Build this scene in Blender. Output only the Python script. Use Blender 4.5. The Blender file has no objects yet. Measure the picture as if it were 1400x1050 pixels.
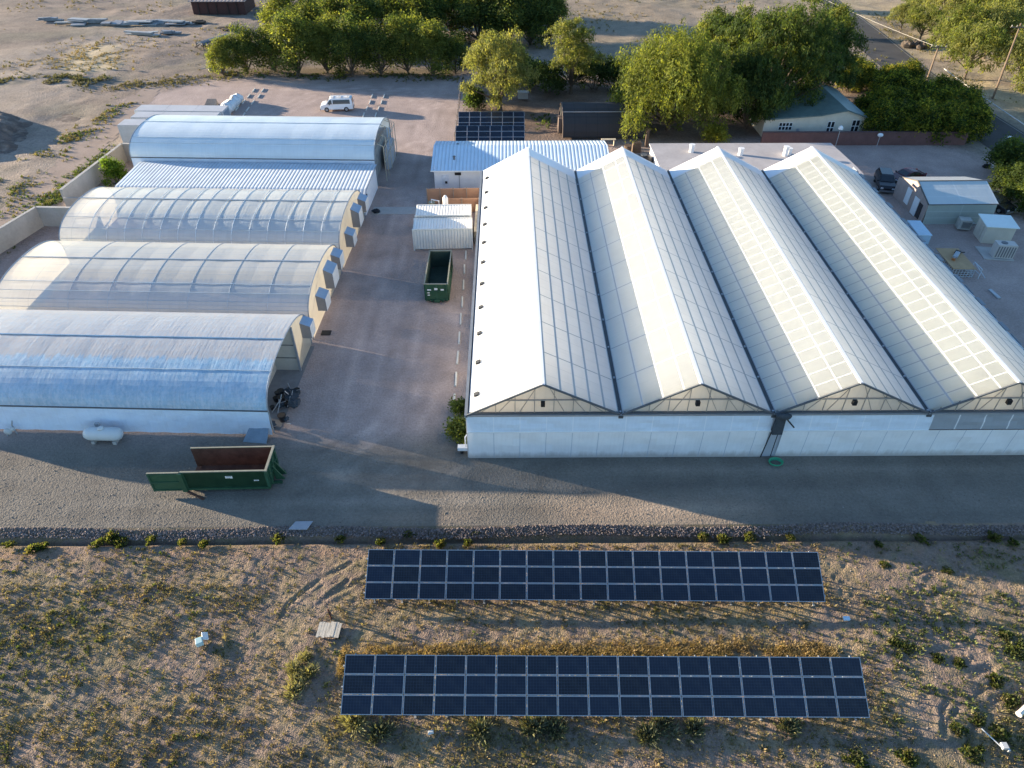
import bpy, math, random
import numpy as np
from mathutils import Vector, Matrix
R = math.radians
rnd = random.Random(7)
rng = np.random.default_rng(11)
scene = bpy.context.scene
COL = scene.collection

# ------------------------------------------------------------------ camera
CF, CP, CY, CH = 971.0, R(39.5), R(0.41), 37.0
cd = bpy.data.cameras.new('camera')
cam = bpy.data.objects.new('camera', cd)
COL.objects.link(cam)
cam.location = (0, 0, CH)
cam.rotation_euler = (R(90) - CP, 0, -CY)
cd.sensor_width = 36
cd.lens = 36 * CF / 1400
cd.clip_end = 5000
scene.camera = cam
_fw = (math.sin(CY) * math.cos(CP), math.cos(CY) * math.cos(CP), -math.sin(CP))
_rt = (math.cos(CY), -math.sin(CY), 0)
_up = (math.sin(CY) * math.sin(CP), math.cos(CY) * math.sin(CP), math.cos(CP))
def _ray(u, v):
    a = (u - 700) / CF; b = (525 - v) / CF
    return [_fw[i] + a * _rt[i] + b * _up[i] for i in range(3)]
def G(u, v, z=0.0):
    """survey helper: ground position (x, y, z) of a spot seen in the photograph, at height z"""
    d = _ray(u, v); t = (z - CH) / d[2]
    return Vector((d[0] * t, d[1] * t, z))
def GY(u, v, y):
    d = _ray(u, v); t = y / d[1]
    return Vector((d[0] * t, y, CH + d[2] * t))

# ------------------------------------------------------------------ light
SUN_AZ = 18.5      # degrees the sun stands beyond due left
SUN_EL = 9.2
az = R(180 - SUN_AZ)
sdir = Vector((math.cos(az) * math.cos(R(SUN_EL)), math.sin(az) * math.cos(R(SUN_EL)), math.sin(R(SUN_EL))))
ld = bpy.data.lights.new('sun', 'SUN'); ld.energy = 3.6; ld.angle = R(0.5); ld.color = (1.0, 0.83, 0.61)
lo = bpy.data.objects.new('sun', ld); COL.objects.link(lo)
lo.rotation_euler = sdir.to_track_quat('Z', 'Y').to_euler()
lo.location = (-60, 20, 60)
w = bpy.data.worlds.new('World'); scene.world = w; w.use_nodes = True
wn = w.node_tree.nodes; wl = w.node_tree.links
sky = wn.new('ShaderNodeTexSky'); sky.sky_type = 'NISHITA'; sky.sun_disc = False
sky.sun_elevation = R(SUN_EL); sky.sun_rotation = math.atan2(sdir.x, sdir.y)
sky.altitude = 1200; sky.air_density = 1.0; sky.dust_density = 0.5; sky.ozone_density = 2.6
wl.new(sky.outputs[0], wn['Background'].inputs[0]); wn['Background'].inputs[1].default_value = 0.08
scene.view_settings.view_transform = 'Standard'; scene.view_settings.look = 'None'
scene.view_settings.exposure = 2.4; scene.view_settings.gamma = 1

# ------------------------------------------------------------------ nodes
class NT:
    def __init__(s, name):
        s.m = bpy.data.materials.new(name); s.m.use_nodes = True
        s.t = s.m.node_tree; s.n = s.t.nodes; s.n.clear()
        s.out = s.n.new('ShaderNodeOutputMaterial')
    def set(s, sock, val):
        if val is None: return
        if hasattr(val, 'is_linked'): s.t.links.new(val, sock)
        elif isinstance(val, (tuple, list)) and len(val) == 3 and sock.type == 'RGBA': sock.default_value = (*val, 1)
        else: sock.default_value = val
    def math(s, op, a, b=None, c=None, clamp=False):
        n = s.n.new('ShaderNodeMath'); n.operation = op; n.use_clamp = clamp
        for i, q in enumerate((a, b, c)): s.set(n.inputs[i], q)
        return n.outputs[0]
    def mix(s, f, a, b, mode='MIX'):
        n = s.n.new('ShaderNodeMix'); n.data_type = 'RGBA'; n.blend_type = mode
        s.set(n.inputs[0], f); s.set(n.inputs[6], a); s.set(n.inputs[7], b)
        return n.outputs[2]
    def coord(s, k='Object'):
        return s.n.new('ShaderNodeTexCoord').outputs[k]
    def mapv(s, v, sc=(1, 1, 1), rot=(0, 0, 0)):
        n = s.n.new('ShaderNodeMapping'); s.set(n.inputs[0], v); n.inputs['Scale'].default_value = sc; n.inputs['Rotation'].default_value = rot
        return n.outputs[0]
    def noise(s, v, sc, det=4, rough=.55, dist=0):
        n = s.n.new('ShaderNodeTexNoise'); s.set(n.inputs['Vector'], v); n.inputs['Scale'].default_value = sc
        n.inputs['Detail'].default_value = det; n.inputs['Roughness'].default_value = rough; n.inputs['Distortion'].default_value = dist
        return n.outputs[0]
    def voro(s, v, sc, out='Distance'):
        n = s.n.new('ShaderNodeTexVoronoi'); s.set(n.inputs['Vector'], v); n.inputs['Scale'].default_value = sc
        return n.outputs[out]
    def rng(s, x, a, b, c=0., d=1.):
        n = s.n.new('ShaderNodeMapRange'); s.set(n.inputs[0], x)
        for i, q in enumerate((a, b, c, d)): n.inputs[i + 1].default_value = q
        return n.outputs[0]
    def sep(s, v):
        n = s.n.new('ShaderNodeSeparateXYZ'); s.set(n.inputs[0], v); return n.outputs
    def attr(s, name):
        n = s.n.new('ShaderNodeAttribute'); n.attribute_name = name; return n.outputs['Color']
    def bump(s, h, st=.5, dist=.1):
        n = s.n.new('ShaderNodeBump'); s.set(n.inputs['Height'], h); n.inputs['Strength'].default_value = st; n.inputs['Distance'].default_value = dist
        return n.outputs[0]
    def line(s, x, sp, lw):     # 1 on lines of width lw every sp
        return s.math('LESS_THAN', s.math('PINGPONG', x, sp / 2), lw / 2)
    def bsdf(s, col, rough=.8, normal=None, metal=0, spec=.3):
        n = s.n.new('ShaderNodeBsdfPrincipled'); s.set(n.inputs['Base Color'], col); s.set(n.inputs['Roughness'], rough)
        n.inputs['Metallic'].default_value = metal; n.inputs['Specular IOR Level'].default_value = spec
        if normal is not None: s.set(n.inputs['Normal'], normal)
        return n.outputs[0]
    def transl(s, col, normal=None):
        n = s.n.new('ShaderNodeBsdfTranslucent'); s.set(n.inputs[0], col)
        if normal is not None: s.set(n.inputs[1], normal)
        return n.outputs[0]
    def mixs(s, f, a, b):
        n = s.n.new('ShaderNodeMixShader'); s.set(n.inputs[0], f); s.set(n.inputs[1], a); s.set(n.inputs[2], b); return n.outputs[0]
    def done(s, sh):
        s.t.links.new(sh, s.out.inputs[0]); return s.m

_mc = {}
def M(name, col, rough=.7, nz=.18, sc=1.5, bump=0, bsc=20, metal=0, spec=.3, col2=None, stretch=(1, 1, 1)):
    """plain weathered surface: two scales of tone variation and an optional bump"""
    if name in _mc: return _mc[name]
    t = NT(name); o = t.mapv(t.coord(), stretch)
    n1 = t.noise(o, sc, 5, .6); n2 = t.noise(o, sc * 9, 3)
    f = t.math('ADD', t.math('MULTIPLY', n1, .7), t.math('MULTIPLY', n2, .3))
    f = t.rng(f, .32, .68)
    a = tuple(c * (1 - nz) for c in col); b = col2 or tuple(min(1, c * (1 + nz)) for c in col)
    nrm = t.bump(t.noise(o, bsc, 4), bump, .05) if bump else None
    _mc[name] = t.done(t.bsdf(t.mix(f, a, b), rough, nrm, metal, spec)); return _mc[name]

def corrug(name, col, axis, sp, depth=.6, rough=.45, nz=.1, metal=0, dark=.78):
    """ribbed sheet metal: ribs along one axis as bump and tone"""
    if name in _mc: return _mc[name]
    t = NT(name); o = t.coord(); x = t.sep(o)[axis]
    pp = t.math('PINGPONG', x, sp / 2); h = t.rng(pp, sp * .12, sp * .3)
    n = t.noise(o, .6, 5); base = t.mix(t.rng(n, .3, .7), tuple(c * (1 - nz) for c in col), tuple(min(1, c * (1 + nz)) for c in col))
    base = t.mix(t.math('MULTIPLY', t.math('LESS_THAN', pp, sp * .13), 1 - dark), base, (.05, .05, .06))
    _mc[name] = t.done(t.bsdf(base, rough, t.bump(h, depth, .06), metal)); return _mc[name]

# ------------------------------------------------------------------ mesh builder
class MB:
    def __init__(s): s.v = []; s.f = []; s.m = []; s.uv = []
    def add(s, vs, fs, mi=0, uv=None):
        b = len(s.v); s.v += [tuple(q) for q in vs]
        for i, f in enumerate(fs):
            s.f.append(tuple(b + k for k in f)); s.m.append(mi); s.uv.append(uv[i] if uv else None)
        return s
    def quad(s, a, b, c, d, mi=0, uv=None): return s.add([a, b, c, d], [(0, 1, 2, 3)], mi, [uv] if uv else None)
    def box(s, c, sz, rot=None, mi=0, taper=1.0):
        hx, hy, hz = sz[0] / 2, sz[1] / 2, sz[2] / 2; vs = []
        for z in (-1, 1):
            k = taper if z > 0 else 1
            for x, y in ((-1, -1), (1, -1), (1, 1), (-1, 1)): vs.append(Vector((x * hx * k, y * hy * k, z * hz)))
        if rot is not None:
            mt = rot if isinstance(rot, Matrix) else Matrix.Rotation(rot, 3, 'Z')
            vs = [mt @ q for q in vs]
        c = Vector(c); vs = [q + c for q in vs]
        return s.add(vs, [(3, 2, 1, 0), (4, 5, 6, 7), (0, 1, 5, 4), (1, 2, 6, 5), (2, 3, 7, 6), (3, 0, 4, 7)], mi)
    def span(s, a, b, mi=0):   # box from corner a to corner b
        return s.box([(a[i] + b[i]) / 2 for i in range(3)], [abs(b[i] - a[i]) for i in range(3)], None, mi)
    def bar(s, a, b, wd, ht=None, mi=0):
        a = Vector(a); b = Vector(b); d = (b - a)
        if d.length < 1e-5: return s
        q = d.to_track_quat('X', 'Z').to_matrix()
        return s.box((a + b) / 2, (d.length, wd, ht or wd), q, mi)
    def tube(s, pts, rs, n=8, mi=0, cap=True):
        pts = [Vector(p) for p in pts]
        if not hasattr(rs, '__len__'): rs = [rs] * len(pts)
        vs = []; fs = []
        for i, p in enumerate(pts):
            d = (pts[min(i + 1, len(pts) - 1)] - pts[max(i - 1, 0)]).normalized()
            q = d.to_track_quat('Z', 'Y').to_matrix()
            for k in range(n):
                a = 2 * math.pi * k / n; vs.append(p + q @ Vector((math.cos(a) * rs[i], math.sin(a) * rs[i], 0)))
        for i in range(len(pts) - 1):
            for k in range(n):
                k2 = (k + 1) % n; fs.append((i * n + k, i * n + k2, (i + 1) * n + k2, (i + 1) * n + k))
        if cap: fs.append(tuple(range(n - 1, -1, -1))); e = (len(pts) - 1) * n; fs.append(tuple(range(e, e + n)))
        return s.add(vs, fs, mi)
    def prism(s, poly, axis, a, b, mi=0):
        """polygon (2-D) extruded along axis 0/1/2 from a to b; polygon in the remaining axes in order"""
        def P(p, t):
            q = list(p); q.insert(axis, t); return q
        n = len(poly); vs = [P(p, a) for p in poly] + [P(p, b) for p in poly]
        fs = [(i, (i + 1) % n, n + (i + 1) % n, n + i) for i in range(n)] + [tuple(range(n - 1, -1, -1)), tuple(range(n, 2 * n))]
        return s.add(vs, fs, mi)
    def ball(s, c, r, n=10, m=6, mi=0, jit=0):
        c = Vector(c); r = r if hasattr(r, '__len__') else (r, r, r); vs = []; fs = []
        for i in range(m + 1):
            th = math.pi * i / m
            for k in range(n):
                ph = 2 * math.pi * k / n; j = 1 + jit * (rnd.random() - .5)
                vs.append(c + Vector((r[0] * j * math.sin(th) * math.cos(ph), r[1] * j * math.sin(th) * math.sin(ph), r[2] * j * math.cos(th))))
        for i in range(m):
            for k in range(n):
                k2 = (k + 1) % n; fs.append((i * n + k, (i + 1) * n + k, (i + 1) * n + k2, i * n + k2))
        return s.add(vs, fs, mi)
    def build(s, name, mats, parent=None, world=False, smooth=False, bevel=0):
        me = bpy.data.meshes.new(name); me.from_pydata(s.v, [], s.f)
        mats = mats if isinstance(mats, (list, tuple)) else [mats]
        for q in mats: me.materials.append(q)
        me.polygons.foreach_set('material_index', s.m)
        if smooth: me.polygons.foreach_set('use_smooth', [True] * len(s.f))
        if any(u is not None for u in s.uv):
            l = me.uv_layers.new(name='UVMap'); k = 0
            for f, u in zip(s.f, s.uv):
                for j in range(len(f)):
                    l.data[k].uv = u[j] if u else (0, 0); k += 1
        me.update()
        o = bpy.data.objects.new(name, me); COL.objects.link(o)
        if parent is not None:
            o.parent = parent
            if world: o.matrix_parent_inverse = parent.matrix_basis.inverted()
        if bevel:
            b = o.modifiers.new('bevel', 'BEVEL'); b.width = bevel; b.segments = 2; b.limit_method = 'ANGLE'
        return o

def tag(o, label=None, cat=None, group=None, kind=None):
    if label: o['label'] = label
    if cat: o['category'] = cat
    if group: o['group'] = group
    if kind: o['kind'] = kind
    return o
def empty(name, loc, rz=0, label=None, cat=None, group=None):
    o = bpy.data.objects.new(name, None); COL.objects.link(o); o.location = loc; o.rotation_euler = (0, 0, rz)
    o.empty_display_size = .3
    return tag(o, label, cat, group)
def dup(o, loc=None, rz=None, scale=None, label=None, group=None, parent=None):
    c = o.copy(); COL.objects.link(c)
    if parent is not None: c.parent = parent
    if loc is not None: c.location = loc
    if rz is not None: c.rotation_euler = (0, 0, rz)
    if scale is not None: c.scale = scale if hasattr(scale, '__len__') else (scale,) * 3
    if label: c['label'] = label
    if group: c['group'] = group
    for ch in list(o.children): dup(ch, parent=c)
    return c
ORD = ['first', 'second', 'third', 'fourth', 'fifth', 'sixth', 'seventh', 'eighth', 'ninth', 'tenth', 'eleventh', 'twelfth', 'thirteenth', 'fourteenth', 'fifteenth', 'sixteenth']

def fast_mesh(name, V, F4, mat, tint=None, smooth=False, parent=None):
    """mesh from numpy arrays (n,3) and (m,k)"""
    me = bpy.data.meshes.new(name); k = F4.shape[1]; m = len(F4)
    me.vertices.add(len(V)); me.vertices.foreach_set('co', V.astype(np.float32).ravel())
    me.loops.add(m * k); me.loops.foreach_set('vertex_index', F4.astype(np.int32).ravel())
    me.polygons.add(m); me.polygons.foreach_set('loop_start', np.arange(0, m * k, k, dtype=np.int32))
    try: me.polygons.foreach_set('loop_total', np.full(m, k, dtype=np.int32))
    except Exception: pass
    if smooth: me.polygons.foreach_set('use_smooth', np.ones(m, dtype=bool))
    if tint is not None:
        a = me.color_attributes.new('tint', 'FLOAT_COLOR', 'POINT')
        c = np.ones((len(V), 4), dtype=np.float32); c[:, :3] = tint; a.data.foreach_set('color', c.ravel())
    me.materials.append(mat); me.update(calc_edges=True); me.validate()
    o = bpy.data.objects.new(name, me); COL.objects.link(o)
    if parent is not None: o.parent = parent
    return o

# ------------------------------------------------------------------ numpy noise
def _h(ix, iy, seed):
    n = (ix.astype(np.int64) * 374761393 + iy.astype(np.int64) * 668265263 + seed * 982451653) & 0x7fffffff
    n = ((n ^ (n >> 13)) * 1274126177) & 0x7fffffff
    return ((n ^ (n >> 16)) & 0xffff) / 65535.0
def vnoise(x, y, seed=0):
    xi = np.floor(x); yi = np.floor(y); fx = x - xi; fy = y - yi
    fx = fx * fx * (3 - 2 * fx); fy = fy * fy * (3 - 2 * fy)
    a = _h(xi, yi, seed); b = _h(xi + 1, yi, seed); c = _h(xi, yi + 1, seed); d = _h(xi + 1, yi + 1, seed)
    return (a * (1 - fx) + b * fx) * (1 - fy) + (c * (1 - fx) + d * fx) * fy
def fbm(x, y, oct=4, seed=0, gain=.5):
    s = 0; a = 1; t = 0
    for i in range(oct): s = s + a * vnoise(x * 2 ** i, y * 2 ** i, seed + i * 17); t += a; a *= gain
    return s / t
def polydist(x, y, poly):
    """signed distance, positive inside"""
    d = np.full(x.shape, 1e9); ins = np.zeros(x.shape, bool); n = len(poly)
    for i in range(n):
        ax, ay = poly[i][0], poly[i][1]; bx, by = poly[(i + 1) % n][0], poly[(i + 1) % n][1]
        dx, dy = bx - ax, by - ay; t = np.clip(((x - ax) * dx + (y - ay) * dy) / (dx * dx + dy * dy + 1e-9), 0, 1)
        d = np.minimum(d, np.hypot(x - ax - t * dx, y - ay - t * dy))
        if abs(dy) > 1e-9:
            c = ((ay > y) != (by > y)) & (x < dx * (y - ay) / dy + ax); ins ^= c
    return np.where(ins, d, -d)
def linedist(x, y, pts):
    d = np.full(x.shape, 1e9)
    for (ax, ay), (bx, by) in zip(pts[:-1], pts[1:]):
        dx, dy = bx - ax, by - ay; t = np.clip(((x - ax) * dx + (y - ay) * dy) / (dx * dx + dy * dy + 1e-9), 0, 1)
        d = np.minimum(d, np.hypot(x - ax - t * dx, y - ay - t * dy))
    return d
def gp(pts, z=0): return [tuple(G(u, v, z))[:2] for u, v in pts]
def sstep(x, a, b):
    t = np.clip((x - a) / (b - a), 0, 1); return t * t * (3 - 2 * t)
def grid(xs, ys):
    X, Y = np.meshgrid(xs, ys); nx, ny = len(xs), len(ys)
    i = np.arange(nx * ny).reshape(ny, nx)
    F = np.stack([i[:-1, :-1].ravel(), i[:-1, 1:].ravel(), i[1:, 1:].ravel(), i[1:, :-1].ravel()], 1)
    return X.ravel(), Y.ravel(), F
# ------------------------------------------------------------------ the ground
def ground_mat(name, fine=6., bump=.35, bdist=.06, stones=0., contrast=.5):
    t = NT(name); o = t.coord(); tint = t.attr('tint')
    n1 = t.noise(o, .35, 6, .65); n2 = t.noise(o, fine, 5, .7); v = t.voro(o, fine * 1.8)
    f = t.math('ADD', t.math('MULTIPLY', n1, .45), t.math('MULTIPLY', n2, .55))
    k = t.rng(f, .3, .7, 1 - contrast, 1 + contrast)
    col = t.mix(1.0, tint, k, 'MULTIPLY')
    if stones: col = t.mix(t.math('MULTIPLY', t.rng(v, .1, .45), stones), col, t.mix(1., col, (1.5, 1.45, 1.4), 'MULTIPLY'))
    h = t.math('ADD', n2, t.math('MULTIPLY', v, .5))
    return t.done(t.bsdf(col, .95, t.bump(h, bump, bdist), 0, .1))
DIRT = np.array((.22, .178, .146)); GRAVEL = np.array((.315, .252, .226)); GREYG = np.array((.150, .136, .116))
DRY = np.array((.40, .325, .21)); PATH = np.array((.30, .235, .195)); SOIL = np.array((.125, .102, .088)); PALE = np.array((.28, .235, .195))

YARD = [(-90, 30.2), (90, 30.2), (72, 60), (65, 84), (60, 96), (42, 97.5), (-7.3, 96), (-7.3, 127.8), (-47, 127.8), (-60, 116), (-53, 104), (-49, 92), (-51, 70), (-56, 40), (-90, 38)]
PATHP = gp([(-60, 420), (-60, 330), (0, 285), (60, 240), (100, 200), (130, 170), (180, 130), (205, 116), (222, 122), (195, 150), (155, 190), (115, 235), (72, 270), (28, 322), (0, 352)])
MOUND = gp([(-40, 148), (0, 150), (35, 156), (50, 168), (40, 190), (10, 212), (-40, 225)])
xs = np.concatenate([np.linspace(-1500, -180, 14), np.arange(-160, -90, 4), np.arange(-90, 95, .8), np.arange(95, 165, 4), np.linspace(180, 1500, 14)])
ys = np.concatenate([[30.15], np.arange(31, 128, .9), np.arange(128, 200, 1.1), np.arange(203, 300, 8), np.linspace(320, 2500, 14)])
X, Y, F = grid(xs, ys)
sdY = polydist(X, Y, YARD)
wild = sstep(-sdY, .5, 8)
Z = wild * ((fbm(X * .12, Y * .12, 4, 3) - .5) * .7 + (fbm(X * .7, Y * .7, 3, 9) - .5) * .22)
ROADL = [tuple(G(*p))[:2] for p in [(1121, 0), (1156, 50), (1196, 84)]] + [(65.6, 112), (66.2, 92), (65, 60)]
ROADR = [tuple(G(*p))[:2] for p in [(1146, 0), (1208, 46), (1270, 96), (1304, 122)]] + [(74.2, 100), (73.5, 84), (73, 60)]
d_ = Vector(ROADL[0]) - Vector(ROADL[1]); e0 = Vector(ROADL[0]) + d_ * 20; e1 = Vector(ROADR[0]) + d_ * 20
ROADP = [tuple(e0)] + ROADL + ROADR[::-1] + [tuple(e1)]
sdR = polydist(X, Y, ROADP); Z *= sstep(-sdR, .5, 6)
sdP = polydist(X, Y, PATHP); Z *= sstep(-sdP, .2, 4)
nA = fbm(X * .05, Y * .05, 4, 21); nB = fbm(X * .25, Y * .25, 4, 5)
T = DIRT[None] * (.8 + .4 * nB[:, None])
T = T + (PALE - T) * sstep(nA, .42, .62)[:, None] * .7
T = T + (np.array((.165, .15, .115)) - T) * (sstep(fbm(X * .09, Y * .16, 4, 77), .52, .68) * wild * .6)[:, None]
g1 = polydist(X, Y, gp([(78, 82), (100, 60), (150, 58), (178, 75), (165, 95), (95, 102)]))
T = T + (DRY * 1.1 - T) * (sstep(g1 + (nB - .5) * 6, -1, 3) * .8)[:, None]
right = sstep(X, 72, 78)
T = T + (DRY - T) * (right * sstep(nB, .35, .6) * .8)[:, None]
backf = sstep(Y, 135, 150) * sstep(X, 0, 20)
T = T + (np.array((.27, .22, .15)) - T) * (backf * .5)[:, None]
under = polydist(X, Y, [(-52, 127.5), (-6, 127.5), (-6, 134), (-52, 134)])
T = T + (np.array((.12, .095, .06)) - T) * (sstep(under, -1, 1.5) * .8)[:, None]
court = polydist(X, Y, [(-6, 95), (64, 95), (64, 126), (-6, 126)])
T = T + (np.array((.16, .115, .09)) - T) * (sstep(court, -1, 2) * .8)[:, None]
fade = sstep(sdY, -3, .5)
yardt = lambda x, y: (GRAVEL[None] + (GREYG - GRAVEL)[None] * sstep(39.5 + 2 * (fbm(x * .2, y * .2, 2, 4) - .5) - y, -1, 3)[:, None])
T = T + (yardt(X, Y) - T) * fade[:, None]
V = np.stack([X, Y, Z], 1)
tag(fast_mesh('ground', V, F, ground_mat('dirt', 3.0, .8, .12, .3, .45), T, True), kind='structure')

def sheet(name, poly, res, z, tintf, mat, jit=.6):
    px = [p[0] for p in poly]; py = [p[1] for p in poly]
    X, Y, F = grid(np.arange(min(px), max(px) + res, res), np.arange(min(py), max(py) + res, res))
    cx = X[F].mean(1); cy = Y[F].mean(1)
    keep = polydist(cx, cy, poly) > (fbm(cx * .5, cy * .5, 3, 8) - .5) * jit * 2
    F = F[keep]; used = np.unique(F); mp = np.zeros(len(X), int); mp[used] = np.arange(len(used))
    X = X[used]; Y = Y[used]; F = mp[F]
    return tag(fast_mesh(name, np.stack([X, Y, np.full(len(X), z)], 1), F, mat, tintf(X, Y), True), kind='structure')
TRACKS = [gp(q) for q in ([(440, 650), (540, 590), (590, 500), (600, 430)], [(430, 590), (465, 480), (520, 340), (545, 280)], [(540, 650), (545, 450), (556, 300), (570, 200)], [(575, 200), (600, 150), (560, 126), (470, 120), (380, 118)], [(350, 168), (430, 130), (520, 122)], [(0, 700), (200, 690), (420, 684), (700, 690), (1100, 700), (1400, 695)], [(640, 660), (900, 668), (1400, 664)], [(480, 660), (560, 640), (700, 655)])]
def yt(x, y):
    sun_patch = np.exp(-((y - 31.2) / 1.5) ** 2) * sstep(x, -12, -4) * sstep(24 - x, 0, 14) * sstep(fbm(x * .15, y * .5, 3, 19), .25, .6)  # soft patch of warm sunlight painted into the gravel colour
    b = fbm(x * .12, y * .3, 4, 31); c = fbm(x * 1.2, y * .35, 3, 12)
    t = yardt(x, y); t = t + (np.array((.27, .212, .16)) - t) * (sun_patch * .85)[:, None]
    t = t * (.82 + .26 * b + .1 * c)[:, None]
    t *= (1 + .05 * sstep(y, 88, 104))[:, None]
    # worn wheel tracks down the lane and along the front drive
    for cx in (-12.6, -10.8): t *= (1 + .10 * np.exp(-((x - cx - 1.2 * (fbm(y * .05, y * 0, 2, 3) - .5)) / .5) ** 2))[:, None]
    for cy in (32.6, 35.0): t *= (1 + .13 * np.exp(-((y - cy - 1.0 * (fbm(x * .05, x * 0, 2, 8) - .5)) / .45) ** 2))[:, None]
    for ln in TRACKS:
        d = linedist(x, y, ln)
        for off in (0., 1.7):
            t *= (1 + .13 * np.exp(-((d - off) / .28) ** 2) - .10 * np.exp(-((d - off - .42) / .2) ** 2))[:, None]
    # pale scuffs by the bins
    s = np.exp(-(((x + 12) / 7) ** 2 + ((y - 35) / 1.6) ** 2)) * sstep(fbm(x * .8, y * .8, 3, 55), .45, .7)
    s = s + np.exp(-(((x + 6) / 2.5) ** 2 + ((y - 54.5) / 1.2) ** 2)) * sstep(fbm(x * .8, y * .8, 3, 56), .4, .7)
    for sx, sy, sr in ((-5.5, 46, .6), (-5.0, 44.6, .35), (-12, 62, .8), (-14, 66, .7), (-13.2, 60, .5), (-10, 49, .5), (2, 33.5, .7), (14, 34.4, .6), (-20, 113, .8), (-14, 104, .7)):
        s = s - .9 * np.exp(-(((x - sx) / (sr * .7)) ** 2 + ((y - sy) / sr) ** 2))
    return t * (1 + .35 * s)[:, None]
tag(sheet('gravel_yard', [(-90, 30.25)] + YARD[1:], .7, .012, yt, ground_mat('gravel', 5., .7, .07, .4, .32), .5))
sheet('dirt_path', PATHP, .5, .02, lambda x, y: PATH[None] * (.85 + .3 * fbm(x * .4, y * .4, 4, 2))[:, None], ground_mat('path_dirt', 4., .4, .06, .1, .25), .7)
# asphalt road
t = NT('asphalt'); o = t.coord(); n1 = t.noise(o, .25, 5, .6); n2 = t.noise(o, 14, 3)
ca = t.mix(t.rng(n1, .3, .7), (.05, .047, .045), (.085, .08, .074)); ca = t.mix(t.rng(n2, .35, .65, 0, .35), ca, (.11, .105, .10))
asphalt = t.done(t.bsdf(ca, .85, t.bump(n2, .3, .02), 0, .2))
m = MB(); left = [tuple(e0)] + ROADL; rite = [tuple(e1)] + ROADR
for i in range(max(len(left), len(rite)) - 1):
    a, b = left[min(i, len(left) - 1)], left[min(i + 1, len(left) - 1)]; c, d = rite[min(i, len(rite) - 1)], rite[min(i + 1, len(rite) - 1)]
    m.quad((*a, .03), (*b, .03), (*d, .03), (*c, .03))
tag(m.build('asphalt_road', asphalt), kind='structure')
m = MB()
for i in range(len(rite) - 1):
    a, b = Vector(rite[i]), Vector(rite[i + 1]); n = Vector((-(b - a).y, (b - a).x)).normalized()
    if n.x > 0: n = -n
    m.quad((*(a + n * .35), .036), (*(b + n * .35), .036), (*(b + n * .5), .036), (*(a + n * .5), .036))
tag(m.build('road_edge_line', M('worn_line_paint', (.22, .21, .18), .8)), kind='structure')
# bank of dark soil at the left
px = [p[0] for p in MOUND]; py = [p[1] for p in MOUND]
X, Y, F = grid(np.arange(min(px) - 8, max(px) + 3, .45), np.arange(min(py) - 3, max(py) + 3, .45))
dd = polydist(X, Y, MOUND); Z = 2.5 * sstep(dd, -.5, 6) + sstep(dd, -.5, 2) * ((fbm(X * .6, Y * .6, 4, 4) - .5) * 1.8) - .25
T = SOIL[None] * (.7 + .7 * fbm(X * .8, Y * .8, 3, 6))[:, None] + np.array((.10, .08, .06))[None] * sstep(fbm(X * 1.5, Y * 1.5, 2, 66), .55, .7)[:, None]
tag(fast_mesh('soil_bank', np.stack([X, Y, Z], 1), F, ground_mat('dark_soil', 3., .8, .12, .2, .4), T, True), kind='structure')

# ------------------------------------------------------------------ the field in front
FZ = -.3
xs = np.concatenate([np.linspace(-300, -45, 10), np.arange(-38, 38, .115), np.linspace(45, 300, 10)])
ys = np.concatenate([np.linspace(-200, 5, 10), np.arange(9, 29.0, .115), np.arange(29.0, 30.4, .08)])
X, Y, F = grid(xs, ys)
RUTS = [[(400, 945), (372, 905), (372, 865), (395, 825), (440, 790), (490, 765)], [(455, 905), (432, 880), (425, 850), (440, 820), (475, 795)],
        [(1165, 800), (1190, 790), (1230, 785), (1262, 800), (1265, 840), (1290, 870), (1340, 880), (1390, 850)],
        [(1150, 870), (1200, 880), (1260, 890), (1320, 885), (1370, 840), (1400, 800)], [(1290, 1010), (1290, 970), (1310, 940), (1350, 910), (1400, 895)],
        [(1255, 960), (1280, 930), (1330, 900)], [(1140, 790), (1155, 770), (1175, 755)], [(0, 925), (100, 928), (250, 940)], [(505, 885), (800, 890), (1150, 888)],
        [(1240, 790), (1275, 775), (1330, 790), (1380, 800)]]
ruts = [gp(r, FZ) for r in RUTS]
near = (np.abs(X) < 40) & (Y > 8) & (Y < 29)
Z = np.full(X.shape, FZ)
Z += np.where(near, (fbm(X * .18, Y * .18, 3, 40) - .5) * .24 + (fbm(X * .9, Y * .9, 4, 41, .6) - .5) * .05 + (fbm(X * 3.4, Y * 3.4, 2, 43) - .5) * .085, 0)
rut = np.zeros(X.shape)
for r in ruts:
    brk = sstep(fbm(X * .35, Y * .35, 3, 70), .38, .6)
    for off in (0., 1.35):
        d = linedist(X, Y, [(p[0] + off * .5, p[1] - off) for p in r])
        rut = np.maximum(rut, np.exp(-((d) / .15) ** 2) * brk)
        Z += np.where(near, .035 * np.exp(-((d - .27) / .09) ** 2) * brk, 0)
Z -= .075 * rut
edge = sstep(Y, 29.4, 30.25); Z = Z * (1 - edge) + edge * .01
ditch = np.exp(-((Y - 29.25 - .10 * (fbm(X * .4, X * 0, 2, 3) - .5)) / .22) ** 2); Z -= .22 * ditch
nA = fbm(X * .16, Y * .2, 4, 60); nB = fbm(X * .8, Y * .8, 4, 61); nC = fbm(X * 2.8, Y * 2.8, 3, 62)
PINK = np.array((.215, .160, .125)); GREYF = np.array((.182, .148, .118)); TAN = np.array((.265, .205, .115)); OLIVE = np.array((.125, .108, .06)); GOLD = np.array((.32, .225, .105))
T = PINK[None] + (GREYF - PINK)[None] * sstep(nA + .15 * (X < -22) - .02 * (Y - 20), .38, .66)[:, None]
T += (TAN - T) * (sstep(nB, .46, .66) * .55)[:, None]
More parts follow.
